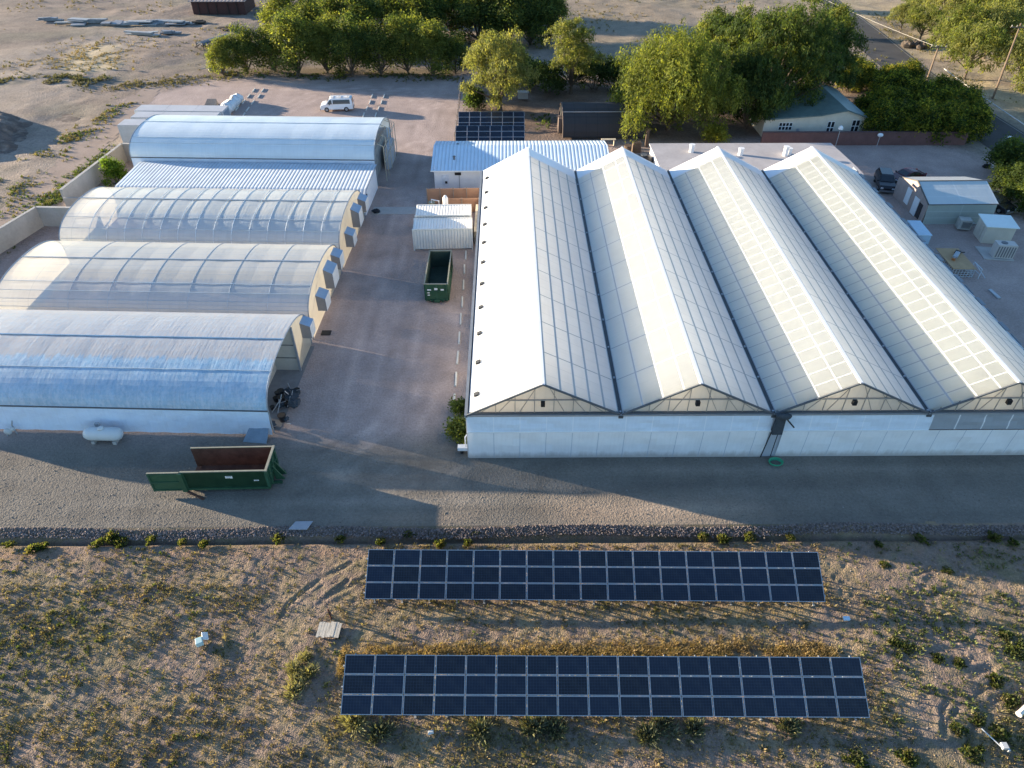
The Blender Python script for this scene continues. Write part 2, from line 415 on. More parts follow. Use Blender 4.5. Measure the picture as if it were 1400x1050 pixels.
T += (OLIVE - T) * (sstep(nC * .6 + nA * .4, .44, .62) * .62)[:, None]
band = np.exp(-((Y - 20.8) / .75) ** 2) * sstep(X, -9, -6) * sstep(17.5 - X, 0, 3)
T += (GOLD - T) * (band * sstep(nB, .3, .5) * .85)[:, None]
band2 = np.exp(-((Y - 23.8) / .5) ** 2) * sstep(X, -9, -6) * sstep(19 - X, 0, 2)
T += (TAN * 1.0 - T) * (band2 * .6)[:, None]
T += (np.array((.23, .15, .11)) - T) * (np.exp(-((Y - 28.3) / .45) ** 2) * sstep(nB, .35, .6) * .7)[:, None]
T += (np.array((.06, .05, .047)) - T) * (ditch * .55)[:, None]
T += (np.array((.22, .175, .135)) - T) * (rut * .35)[:, None]
T *= (.82 + .36 * nC)[:, None]
tag(fast_mesh('field', np.stack([X, Y, Z], 1), F, ground_mat('field_dirt', 6., .8, .08, .25, .36), T, True), kind='structure')
def fieldz(x, y):
    x = np.asarray(x, float); y = np.asarray(y, float)
    return FZ + (fbm(x * .18, y * .18, 3, 40) - .5) * .24 + (fbm(x * .9, y * .9, 4, 41, .6) - .5) * .05

# rocks of the border strip
rockm = NT('border_rock'); rockm = (lambda t: t.done(t.bsdf(t.mix(1., t.attr('tint'), t.rng(t.noise(t.coord(), 12, 3), .3, .7, .7, 1.3), 'MULTIPLY'), .9, t.bump(t.noise(t.coord(), 25, 3), .5, .03), 0, .2)))(rockm)
def rocks(name, cx, cy, cz, s, tint):
    base = np.array([(1, 0, 0), (-1, 0, 0), (0, 1, 0), (0, -1, 0), (0, 0, 1), (0, 0, -1), (.6, .6, .5), (-.6, .6, .5), (-.6, -.6, .5), (.6, -.6, .5)])
    tri = np.array([(4, 6, 7), (4, 7, 8), (4, 8, 9), (4, 9, 6), (0, 6, 9), (2, 7, 6), (1, 8, 7), (3, 9, 8), (0, 2, 6), (2, 1, 7), (1, 3, 8), (3, 0, 9)])
    n = len(cx); B = base[None] * (1 + .5 * (rng.random((n, 10, 1)) - .5)) * s[:, None, None] * (.6 + .7 * rng.random((n, 1, 3))) * np.array((1, 1, .75))
    a = rng.random(n) * 6.28; c, q = np.cos(a)[:, None], np.sin(a)[:, None]
    B = np.stack([B[..., 0] * c - B[..., 1] * q, B[..., 0] * q + B[..., 1] * c, B[..., 2]], -1)
    V = (B + np.stack([cx, cy, cz], 1)[:, None]).reshape(-1, 3); F = (tri[None] + (np.arange(n) * 10)[:, None, None]).reshape(-1, 3)
    return fast_mesh(name, V, F, rockm, np.repeat(tint, 10, 0))
n = 13000; rx = rng.uniform(-42, 42, n); ry = 29.45 + .68 * rng.random(n) ** .9 + .12 * np.sin(rx * .35)
rz = -.24 + (ry - 29.4) * .33; rs = .035 + .05 * rng.random(n) ** 1.5
tn = np.array((.145, .113, .102))[None] * (.55 + .9 * rng.random((n, 1))) + np.array((.05, .05, .05)) * rng.random((n, 1))
tag(rocks('border_rocks', rx, ry, rz, rs, tn), 'strip of purple brown rocks bordering the gravel drive', 'rock border', kind='stuff')
# loose stones over the field and drive
n = 5200; rx = rng.uniform(-36, 36, n); ry = rng.uniform(13, 36.5, n); keep = (ry < 29) | (rng.random(n) < .25); rx = rx[keep]; ry = ry[keep]; n = len(rx)
rz = np.where(ry < 29, fieldz(rx, ry), .02); rs = .02 + .045 * rng.random(n) ** 3
tag(rocks('loose_stones', rx, ry, rz, rs, np.array((.2, .175, .155))[None] * (.5 + .9 * rng.random((n, 1)))), 'loose pale stones strewn over the field and drive', 'stones', kind='stuff')

n = 26000; rx = rng.uniform(-36, 36, n); ry = rng.uniform(12.5, 28.8, n); rs = .02 + .035 * rng.random(n) ** 2.5
tag(rocks('dirt_clods', rx, ry, fieldz(rx, ry) - rs * .15, rs, (PINK * (1 - (q_ := rng.random((n, 1)))) + TAN * q_) * (.65 + .6 * rng.random((n, 1)))), 'small dirt clods covering the sandy field', 'clods', kind='stuff')
n = 9000; rx = rng.uniform(-40, 40, n); ry = 30.4 + 8.5 * rng.random(n) ** 1.3; rs = .018 + .028 * rng.random(n) ** 3
tag(rocks('drive_gravel', rx, ry, np.full(n, .012), rs, GREYG[None] * (.7 + .9 * rng.random((n, 1)))), 'coarse gravel stones on the front drive', 'gravel', kind='stuff')
# ------------------------------------------------------------------ low plants
def leaf_mat(name, tr=.35, rough=.7):
    t = NT(name); c = t.attr('tint'); c = t.mix(1., c, t.rng(t.noise(t.coord(), 1.3, 2), .3, .7, .75, 1.25), 'MULTIPLY')
    return t.done(t.mixs(tr, t.bsdf(c, rough, None, 0, .15), t.transl(t.mix(1., c, (1.75, 1.7, .75), 'MULTIPLY'))))
LEAF = leaf_mat('leaves', .5); GRASS = leaf_mat('grass_blades', .25, .8)
def tufts(name, px, py, pz, h, colr, nb=12, spread=.7, wd=.16, parent=None, mat=None):
    """many small clumps of blades as one mesh; every clump has its own size and colour"""
    n = len(px); N = n * nb; i = np.repeat(np.arange(n), nb)
    a = rng.random(N) * 6.283; lean = spread * np.sqrt(rng.random(N)); hh = h[i] * (.55 + .6 * rng.random(N))
    r0 = h[i] * .35 * rng.random(N); bx = px[i] + np.cos(a) * r0; by = py[i] + np.sin(a) * r0; bz = pz[i] - .02
    tx = bx + np.cos(a) * lean * hh; ty = by + np.sin(a) * lean * hh; tz = bz + hh * np.sqrt(np.maximum(.15, 1 - lean ** 2))
    w = h[i] * wd * (.6 + .8 * rng.random(N)); b = a + 1.57 + rng.normal(0, .5, N); wx = np.cos(b) * w / 2; wy = np.sin(b) * w / 2
    mx, my, mz = bx * .45 + tx * .55, by * .45 + ty * .55, bz * .4 + tz * .6
    V = np.stack([np.stack([bx, by, bz], 1), np.stack([mx + wx, my + wy, mz], 1), np.stack([tx, ty, tz], 1), np.stack([mx - wx, my - wy, mz], 1)], 1).reshape(-1, 3)
    F = np.arange(N * 4).reshape(-1, 4)
    c = colr[i] * (.7 + .6 * rng.random((N, 1)))
    return fast_mesh(name, V, F, mat or GRASS, np.repeat(c, 4, 0), parent=parent)
def scatter(n, x0, x1, y0, y1, dens):
    x = rng.uniform(x0, x1, n); y = rng.uniform(y0, y1, n); k = rng.random(n) < dens(x, y); return x[k], y[k]
CG = .78 * np.array([(.13, .13, .055), (.19, .17, .08), (.28, .23, .12), (.38, .28, .14), (.24, .20, .12), (.10, .105, .05)])
def fdens(x, y):
    a = fbm(x * .22, y * .22, 4, 90); b = fbm(x * 1.1, y * 1.1, 3, 91)
    d = .26 + .74 * sstep(a * .5 + b * .5, .42, .60)
    d *= np.where((y > 26.0) & (x < -9), .28, 1.)      # bare raked strip below the rocks
    d *= np.where((x > 19) & (y > 25.8), .35, 1.)
    d = np.maximum(d, .85 * np.exp(-((y - 20.8) / .7) ** 2) * (x > -8) * (x < 17))
    d = np.maximum(d, .6 * np.exp(-((y - 16.3) / .9) ** 2) * (x > -9) * (x < 19))
    for r in ruts: d *= 1 - .8 * np.exp(-((linedist(x, y, r) - .7) / .9) ** 2)
    return d
xa, ya = scatter(40000, -9.5, 18.5, 19.7, 23.3, lambda x, y: 1.2 * np.exp(-((y - 20.8 - .3 * (fbm(x * .3, x * 0, 2, 5) - .5)) / .7) ** 2) * sstep(fbm(x * .7, y * .9, 3, 33), .25, .5))
x, y = scatter(106000, -40, 40, 10.5, 28.9, fdens)
na = len(xa); ga = np.array([(.36, .26, .125), (.30, .215, .10), (.40, .30, .16), (.22, .18, .09)])[rng.integers(0, 4, na)]
tag(tufts('dry_straw', xa, ya, fieldz(xa, ya), .08 + .2 * rng.random(na) ** 1.5, ga, 12, .85, .10), 'golden dry straw growing between the two long solar arrays', 'straw', kind='stuff')
n = len(x); z = fieldz(x, y); a = fbm(x * .15, y * .15, 3, 95)
k = rng.integers(0, 6, n); gold = np.exp(-((y - 20.8) / .8) ** 2) * (x > -8) * (x < 17) > rng.random(n) * .6
col = CG[k]; col = np.where((a > .55)[:, None], col * .75 + CG[0] * .25, col * .8 + CG[3] * .2); col = np.where(gold[:, None], np.array((.36, .255, .12)) * (.5 + .8 * rng.random((n, 1))), col)
h = .055 + .15 * rng.random(n) ** 2.4 + .06 * gold * rng.random(n) + .12 * (rng.random(n) < .05)
tag(tufts('field_weeds', x, y, z, h, col, 8, .85, .24), 'dry weeds and grass tufts covering the sandy field', 'weeds', kind='stuff')
x, y = scatter(40000, -40, 40, 10.5, 28.8, lambda x, y: np.maximum(np.maximum(.08, sstep(x, 16, 23)), .45 * sstep(-x, 12, 24)) * sstep(fbm(x * .5, y * .5, 4, 140), .44, .62) * np.where(y > 25.5, .4, 1.))
c = np.array([(.095, .12, .035), (.13, .145, .05), (.07, .09, .03), (.17, .165, .07)])[rng.integers(0, 4, len(x))]
tag(tufts('green_weeds', x, y, fieldz(x, y), .06 + .2 * rng.random(len(x)) ** 2, c, 9, .9, .34), 'low green weeds spread over the field edges', 'weeds', kind='stuff')
# weed strips at the left path, rock border and far field
def strip(pts, n, wd, cols, h0, name, label):
    P = [Vector(p) for p in gp(pts)]; seg = [(b - a).length for a, b in zip(P[:-1], P[1:])]; xs = []; ys = []
    for i in range(n):
        q = rnd.random() * sum(seg); j = 0
        while q > seg[j] and j < len(seg) - 1: q -= seg[j]; j += 1
        p = P[j].lerp(P[j + 1], q / seg[j]); xs.append(p.x + rnd.gauss(0, wd * 1.5)); ys.append(p.y + rnd.gauss(0, wd * 1.5))
    xs = np.array(xs); ys = np.array(ys); k = fbm(xs * .35, ys * .35, 4, 7) > .47; xs = xs[k]; ys = ys[k]
    c = np.array(cols)[rng.integers(0, len(cols), len(xs))]
    tag(tufts(name, xs, ys, np.zeros(len(xs)), h0 * (.35 + .9 * rng.random(len(xs)) ** 2), c, 10, .8, .3), label, 'weeds', kind='stuff')
GR = [(.09, .13, .04), (.13, .16, .05), (.07, .10, .035)]; YE = [(.21, .17, .085), (.17, .15, .07), (.12, .12, .05)]
strip([(60, 225), (88, 200), (125, 165), (175, 135)], 1500, .9, YE + GR[:1], .34, 'verge_weeds', 'yellowed weed strip along the far side of the dirt path')
strip([(-20, 345), (15, 318), (55, 288), (75, 270), (110, 240), (150, 207)], 1600, .7, GR + YE[2:], .32, 'verge_weeds', 'green weed strip between the dirt path and concrete walls')
strip([(-20, 250), (10, 262), (25, 280)], 900, 1.8, YE + GR, .32, 'verge_weeds', 'yellow green weeds at the left edge beside the path')
strip([(-20, 118), (40, 112), (100, 108), (135, 112)], 1300, 1.4, [(.09, .095, .06), (.12, .11, .07)], .5, 'verge_weeds', 'grey green weeds in a line above the soil bank')
strip([(140, 118), (200, 114), (270, 110)], 800, 1.0, [(.11, .10, .06), (.16, .14, .08)], .35, 'verge_weeds', 'thin weed line at the top edge of the gravel parking')
strip([(90, 85), (120, 75), (165, 72)], 1600, 3.4, [(.25, .19, .10), (.2, .16, .085)], .3, 'dry_grass', 'golden dry grass patch in the far left dirt field')
strip([(1200, 20), (1262, 72), (1318, 112), (1362, 135)], 1400, 1.2, YE, .3, 'dry_grass', 'dry yellow grass along the far side of the asphalt road')
strip([(290, 104), (460, 104), (640, 106)], 1200, .9, YE[1:] + GR[:1], .4, 'dry_grass', 'dry grass under the row of trees by the parking')
strip([(720, 168), (750, 168)], 120, 1.0, GR, .5, 'verge_weeds', 'green ground weeds beside the small rear solar arrays')
x, y = scatter(5000, -130, 70, 132, 195, lambda x, y: sstep(fbm(x * .1, y * .1, 4, 5), .5, .65) * .8)
c = np.array([(.18, .15, .085), (.11, .105, .055), (.21, .17, .11)])[rng.integers(0, 3, len(x))]
tag(tufts('far_scrub', x, y, np.zeros(len(x)), .25 + .35 * rng.random(len(x)), c, 8, .8, .3), 'sparse dry scrub over the far dirt field', 'scrub', kind='stuff')
# ------------------------------------------------------------------ films and panels
def film(name, col, ucell=None, vlines=None, lw=.07, lcol=(.35, .37, .38), trans=.4, fine=0, streak=None, scol=(.8, .8, .8), rough=.35, ulw=None, dirt=.12, lstr=.6, bumpv=.0, clear=0., lblock=.85, mott=0, splash=0):
    """plastic sheeting or panels over a frame: UV is in metres (u along, v up the slope)"""
    t = NT(name); uv = t.coord('UV'); s = t.sep(uv); u, v = s[0], s[1]
    stv = t.mapv(uv, (1.6, .12, 1)); n1 = t.noise(uv, .5, 5, .6); n2 = t.noise(stv, 3.2, 4, .65)
    base = t.mix(t.rng(n1, .3, .7, 0, dirt * 2), col, tuple(c * .62 for c in col))
    base = t.mix(t.rng(n2, .45, .75, 0, dirt * 1.6), base, tuple(c * .72 for c in col))
    if splash:      # mud splashed up from the drive
        base = t.mix(t.math('MULTIPLY', t.rng(t.math('ADD', v, t.math('MULTIPLY', t.noise(t.mapv(uv, (1, .25, 1)), 1.4, 5, .7), -1.5)), -.55, .25, 1, 0), splash), base, (.30, .25, .20))
    if mott:        # blotches where the old whitewash has worn through
        base = t.mix(t.rng(t.noise(t.mapv(uv, (1, .55, 1)), 2.6, 6, .75), .42, .62, 0, mott), base, (.74, .82, .90)); base = t.mix(t.rng(t.noise(t.mapv(uv, (1, .6, 1)), 4.5, 5, .7), .5, .7, 0, mott), base, (.20, .34, .50))
    if streak:      # streaked crown down to v0: whitewash in front, painted sunlight on the middle houses
        v0, sgn, wd = streak
        n3 = t.noise(t.mapv(uv, (1.5, .05, 1)), 2.2, 5, .7); n4 = t.noise(t.mapv(uv, (1, .6, 1)), 1.1, 5, .7)
        e = t.math('ADD', t.math('MULTIPLY', t.math('SUBTRACT', v, v0), sgn), t.math('MULTIPLY', t.math('SUBTRACT', t.math('ADD', t.math('MULTIPLY', n3, .7), t.math('MULTIPLY', n4, .3)), .5), wd))
        k = t.rng(e, -.14, .2); k = t.math('MULTIPLY', k, t.rng(t.noise(t.mapv(uv, (1, .35, 1)), 5, 4, .7), .3, .6, .55, 1))
        base = t.mix(k, base, scol)
    lm = None
    if ucell: lm = t.line(u, ucell, ulw or lw)
    if vlines:
        q = t.line(v, vlines, lw); lm = q if lm is None else t.math('MAXIMUM', lm, q)
    if lm is not None: base = t.mix(t.math('MULTIPLY', lm, lstr), base, lcol)
    if fine:
        base = t.mix(t.math('MULTIPLY', t.line(u, fine, .05), .22), base, lcol)
    nrm = t.bump(t.math('ADD', n1, t.math('MULTIPLY', n2, .5)), .25 + bumpv, .08)
    if lm is not None:
        trans = t.math('MULTIPLY', t.math('SUBTRACT', 1.0, t.math('MULTIPLY', lm, lblock)), trans)
    sh = t.mixs(trans, t.bsdf(base, rough, nrm, 0, .35), t.transl(base))
    if clear:
        tp = t.n.new('ShaderNodeBsdfTransparent'); sh = t.mixs(clear, sh, tp.outputs[0])
    return t.done(sh)

WHITE = M('white_paint_metal', (.78, .78, .77), .45, .06)
STEEL = M('galvanised_steel', (.42, .44, .46), .4, .12, 2, metal=.5)
DARKST = M('dark_frame_steel', (.10, .11, .12), .5, .1)
GUTTER = M('dark_gutter', (.07, .075, .08), .5, .2)  # plain dark tone for the valley gutters
BLACK = M('black_plastic', (.018, .018, .02), .5, .2)
RUBBER = M('tyre_rubber', (.02, .02, .02), .85)
CONC = M('weathered_concrete', (.40, .385, .36), .9, .14, .7, .4, 9)
BLOCK = M('grey_block_wall', (.42, .40, .37), .9, .16, .5, .3, 6)
WOOD = M('grey_boards', (.30, .26, .22), .85, .25, 2, .2, 20, stretch=(6, 1, 1))
TERRA = M('terracotta_plywood', (.40, .24, .155), .8, .12)
PLY = M('plywood_sheet', (.46, .30, .16), .8, .15)
GLASSD = M('dark_glass', (.02, .025, .03), .08, .1, spec=.8)

# ------------------------------------------------------------------ the gutter connected greenhouse
VX = [-2.88, 7.80, 18.42, 29.22, 40.0]; RX = [2.34, 12.92, 23.65, 34.25]; YF, YB, ZE, ZR = 36.5, 78.3, 4.1, 6.8
gh = empty('gutter_connected_greenhouse', (18.5, 36.5, 0), 0, 'large white four bay greenhouse with ridged translucent roofs beside the gravel lane', 'greenhouse')
CL = 41.8 / 11
fl_white = film('white_roof_panel', (.90, .90, .88), CL, None, .05, (.8, .8, .8), .42, 0, dirt=.03, lstr=.25)
fl_left = [fl_white, film('cream_roof_panel', (.84, .855, .83), CL, 1.5, .10, (.42, .44, .46), .82, 0, dirt=.09, lstr=.8, lblock=.95),
           film('cream_roof_panel', (.80, .82, .79), CL / 3, 1.5, .10, (.36, .38, .40), .84, 0, dirt=.11, lstr=.8, lblock=.95, ulw=.07),
           film('cream_roof_panel', (.78, .80, .76), CL / 3, 1.5, .11, (.36, .38, .40), .85, 0, dirt=.13, lstr=.8, lblock=.95, ulw=.08)]
fl_right = film('grey_roof_panel', (.90, .89, .87), CL, 1.16, .16, (.34, .38, .40), .68, CL / 3, dirt=.09, lstr=.95, ulw=.09)
fl_end = film('solid_end_panel', (.86, .87, .88), None, None, trans=.12, dirt=.04)
WV = 2.3
for i in range(4):
    for side in (0, 1):
        x0, x1 = (VX[i] + .13, RX[i] - .04) if side == 0 else (VX[i + 1] - .13, RX[i] + .04)
        L = math.hypot(x1 - x0, ZR - ZE); m = MB()
        ny = 22
        for k in range(ny):
            a = YF + (YB - WV - YF) * k / ny; b = YF + (YB - WV - YF) * (k + 1) / ny
            q = [(x0, a, ZE), (x1, a, ZR), (x1, b, ZR), (x0, b, ZE)]; uv = [(a - YF, 0), (a - YF, L), (b - YF, L), (b - YF, 0)]
            if side: q.reverse(); uv.reverse()
            m.quad(*q, uv=uv)
        m.build('roof_panel', fl_left[i] if side == 0 else fl_right, gh, True)
        m = MB(); a, b = YB - WV, YB
        q = [(x0, a + .002, ZE + .012), (x1, a + .002, ZR + .012), (x1, b, ZR + .012), (x0, b, ZE + .012)]; uv = [(0, 0), (0, L), (WV, L), (WV, 0)]
        if side: q.reverse(); uv.reverse()
        m.quad(*q, uv=uv); m.build('end_roof_strip', fl_end, gh, True)
    m = MB(); m.bar((RX[i], YF - .05, ZR + .03), (RX[i], YB + .02, ZR + .03), .22, .10); m.build('ridge_cap', WHITE, gh, True)
for i in range(1, 4):
    m = MB(); m.span((VX[i] - .16, YF - .1, ZE - .25), (VX[i] + .16, YB + .05, ZE - .04))
    for k in range(12): m.box((VX[i], YF + .3 + k * 3.77, ZE + .02), (.12, .14, .10), mi=1)
    m.build('gutter', [GUTTER, STEEL], gh, True)
for i in range(4):
    m = MB(); m.quad((VX[i] + .2, YF + .4, ZE + .05), (VX[i + 1] - .2, YF + .4, ZE + .05), (VX[i + 1] - .2, YB - .4, ZE + .05), (VX[i] + .2, YB - .4, ZE + .05)); m.build('attic_reflector', M('white_attic_reflector', (.81, .79, .75), .7, .03), gh, True)  # unseen white sheet added under the roof to bounce light onto the slopes
# gables: beige sheeting behind an open truss
gab = film('beige_gable_sheet', (.68, .61, .51), None, None, trans=.5, dirt=.16)
for i in range(4):
    a, b, r = VX[i], VX[i + 1], RX[i]
    m = MB(); m.add([(a + .15, YF + .25, ZE + .02), (b - .15, YF + .25, ZE + .02), (r, YF + .25, ZR - .06)], [(0, 1, 2)], 0, [[(0, 0), (10.5, 0), (5, 2.7)]])
    gb = m.build('gable', gab, gh, True)
    m = MB()
    m.bar((a + .05, YF, ZE + .03), (r, YF, ZR + .04), .10, .12); m.bar((b - .05, YF, ZE + .03), (r, YF, ZR + .04), .10, .12)
    m.build('gable_rafter', DARKST, gb, True)
    m = MB(); m.bar((a + (r - a) * .5, YF + .1, ZE + 1.3), (b + (r - b) * .5, YF + .1, ZE + 1.3), .07, .09)
    for f in (-.8, -.6, -.35, -.1, .15, .4, .62, .82):
        xx = r + f * (b - a) / 2; top = ZE + (ZR - ZE) * (1 - abs(f)) - .1
        m.bar((xx, YF + .16, ZE + .1), (xx, YF + .16, top), .05)
    for s in (-1, 1):
        for f in (.08, .36, .6): m.bar((r + s * f * 5.2, YF + .2, ZE + (ZR - ZE) * (1 - f) - .1), (r + s * (f + .22) * 5.2, YF + .2, ZE + .1), .04)
    m.build('gable_truss', M('truss_steel', (.30, .28, .25), .5), gb, True)
    m = MB(); m.box((r + .03, YF - .02, ZE + 1.05), (.28, .25, .36)); m.build('gable_fan', BLACK, gb, True)
    m = MB(); m.span((a + .2, YF + .05, ZE - .12), (b - .2, YF + .22, ZE + .12)); m.build('gable_sill', DARKST, gb, True)
    m = MB(); m.add([(a + .15, YB - .2, ZE), (r, YB - .2, ZR - .06), (b - .15, YB - .2, ZE)], [(0, 1, 2)]); m.build('rear_gable', WHITE, gh, True)
# front wall: vent curtain above, white poly below; the curtain stops over the last bay
poly = film('front_wall_poly', (.88, .88, .88), 1.85, None, .05, (.42, .46, .52), .05, 0, splash=.6, dirt=.15, lstr=.75, bumpv=.2)
curt = film('front_curtain', (.72, .80, .88), 1.85, None, .06, (.9, .9, .92), .05, 0, dirt=.16, lstr=.5, bumpv=.2)
screen = film('front_screen', (.36, .39, .42), 1.85, None, .10, (.85, .85, .85), .1, 0, dirt=.12, lstr=.7)
def wallstrip(name, mat, xa, xb, z0, z1, y0, y1, st=.46):
    m = MB(); n = max(2, int((xb - xa) / st)); rw = 4
    P = lambda i, j: (xa + (xb - xa) * i / n, y0 + (y1 - y0) * j / rw - ((.03 * math.sin(i * 1.7 + j) + .05 * math.sin(i * .63 + j * 1.9) * math.sin(i * .171)) * math.sin(math.pi * j / rw)), z0 + (z1 - z0) * j / rw)
    for i in range(n):
        for j in range(rw):
            u0, u1, v0, v1 = (xb - xa) * i / n, (xb - xa) * (i + 1) / n, j, j + 1
            m.quad(P(i, j), P(i + 1, j), P(i + 1, j + 1), P(i, j + 1), uv=[(u0, v0), (u1, v0), (u1, v1), (u0, v1)])
    return m.build(name, mat, gh, True, True)
wallstrip('front_wall_sheet', poly, -2.88, 18.4, .02, 2.65, YF - .08, YF - .16)
wallstrip('front_wall_sheet', poly, 19.35, 40.0, .02, 2.65, YF - .06, YF - .16)
wallstrip('front_curtain', curt, -2.88, 18.45, 2.66, ZE - .1, YF - .16, YF + .02)
wallstrip('front_curtain', curt, 19.3, 29.6, 2.66, ZE - .1, YF - .16, YF + .02)
wallstrip('front_screen', screen, 29.6, 40.0, 2.66, ZE - .1, YF - .1, YF + .02)
m = MB(); m.span((-2.9, YF - .2, 2.60), (18.5, YF - .12, 2.70)); m.span((19.3, YF - .2, 2.60), (29.6, YF - .12, 2.70)); m.build('curtain_rail', WHITE, gh, True)
m = MB(); m.span((-2.9, YF - .05, ZE - .1), (40.0, YF + .04, ZE + .03)); m.build('front_eave_beam', STEEL, gh, True)
# side walls, left with its small dark vents
m = MB(); m.span((-2.95, YF, 0), (-2.86, YB, ZE - .1)); m.build('side_wall', M('side_wall_panel', (.55, .56, .57), .5), gh, True)
m = MB(); m.span((-3.03, YF - .05, ZE - .16), (-2.82, YB, ZE + .06)); m.build('side_gutter', M('grey_gutter', (.22, .24, .26), .5), gh, True)
m = MB(); m.span((39.95, YF, 0), (40.05, YB, ZE - .05)); m.build('side_wall', M('side_wall_panel', (.55, .56, .57), .5), gh, True)
m = MB(); m.span((VX[0], YB - .1, 0), (VX[4], YB, ZE)); m.build('rear_wall', M('side_wall_panel', (.55, .56, .57), .5), gh, True)
for k in range(11):
    y = 38.4 + k * 3.72
    m = MB(); m.box((-2.25, y, ZE + .33), (.36, .36, .14), Matrix.Rotation(R(-27), 3, 'Y')); m.build('roof_vent', M('vent_dark', (.035, .037, .04), .6), gh, True)
# fringe of shade cloth hanging at the right eave
m = MB()
for k in range(11):
    y = 39 + k * 3.7; m.box((40.12, y + .6, ZE - .02), (.35, 1.2, .05), None); m.box((40.2, y + 2.6, ZE - .2), (.08, 1.5, .3))
m.build('eave_bracket', M('grey_gutter', (.22, .24, .26), .5), gh, True)

# dark vent unit hanging in the gap of the front curtain
vu = empty('curtain_motor', (18.9, YF - .2, 0), 0, 'dark fabric bundle and motor hanging in the gap of the front curtain', 'motor')
m = MB(); m.box((18.85, YF - .28, 3.3), (.72, .35, 1.5), None, 0, .85); m.ball((18.9, YF - .3, 4.15), (.55, .3, .3), 10, 6, 0, .5); m.build('bundle', M('dark_cloth', (.05, .06, .07), .9, .3), vu, True)
m = MB(); m.bar((18.5, YF - .25, 2.6), (18.25, YF - .3, .2), .06); m.bar((19.0, YF - .25, 2.6), (18.95, YF - .3, .3), .05); m.bar((19.2, YF - .4, 4.0), (19.9, YF - .4, 3.2), .09); m.build('cord', BLACK, vu, True)
m = MB(); m.box((18.9, YF - .02, 2.0), (1.0, .04, 4.0)); m.build('loose_sheet', poly, vu, True)
m = MB()
for k in range(4):
    pts = [(19.25 + math.cos(a) * (.42 + .03 * k), YF - .75 + math.sin(a) * (.30 + .03 * k), .05 + .05 * k) for a in np.linspace(0, 6.28, 18)]
    m.tube(pts, .035, 5, 0, False)
tag(m.build('hose_coil', M('green_hose', (.04, .32, .17), .5)), 'coil of green garden hose on the ground by the front wall', 'hose')

# ------------------------------------------------------------------ hoop houses (own axes: x along the ridge to the left, y away from the viewer)
HA = R(-2.2); HO = Vector((-17.69, 39.19, 0)); hx = Vector((math.cos(HA), math.sin(HA), 0)); hy = Vector((-math.sin(HA), math.cos(HA), 0))
def HW(x, y, z=0): return HO + hx * x + hy * y + Vector((0, 0, z))
WALLB = film('hoop_end_sheet', (.74, .68, .55), None, None, trans=.5, dirt=.18, clear=.25)
HOODS = [M('hood_side_grey', (.20, .205, .22), .6, .1), M('hood_top_blue', (.24, .34, .46), .35, .1), M('hood_white', (.72, .70, .66), .6, .08)]
def arch_pts(y0, w, zs, r, n=26, a0=0, a1=math.pi, pw=.86):
    out = []
    for k in range(n + 1):
        a = a0 + (a1 - a0) * k / n; c, s = math.cos(a), math.sin(a)
        out.append((y0 + w / 2 - w / 2 * math.copysign(abs(c) ** pw, c), zs + r * abs(s) ** pw))
    return out
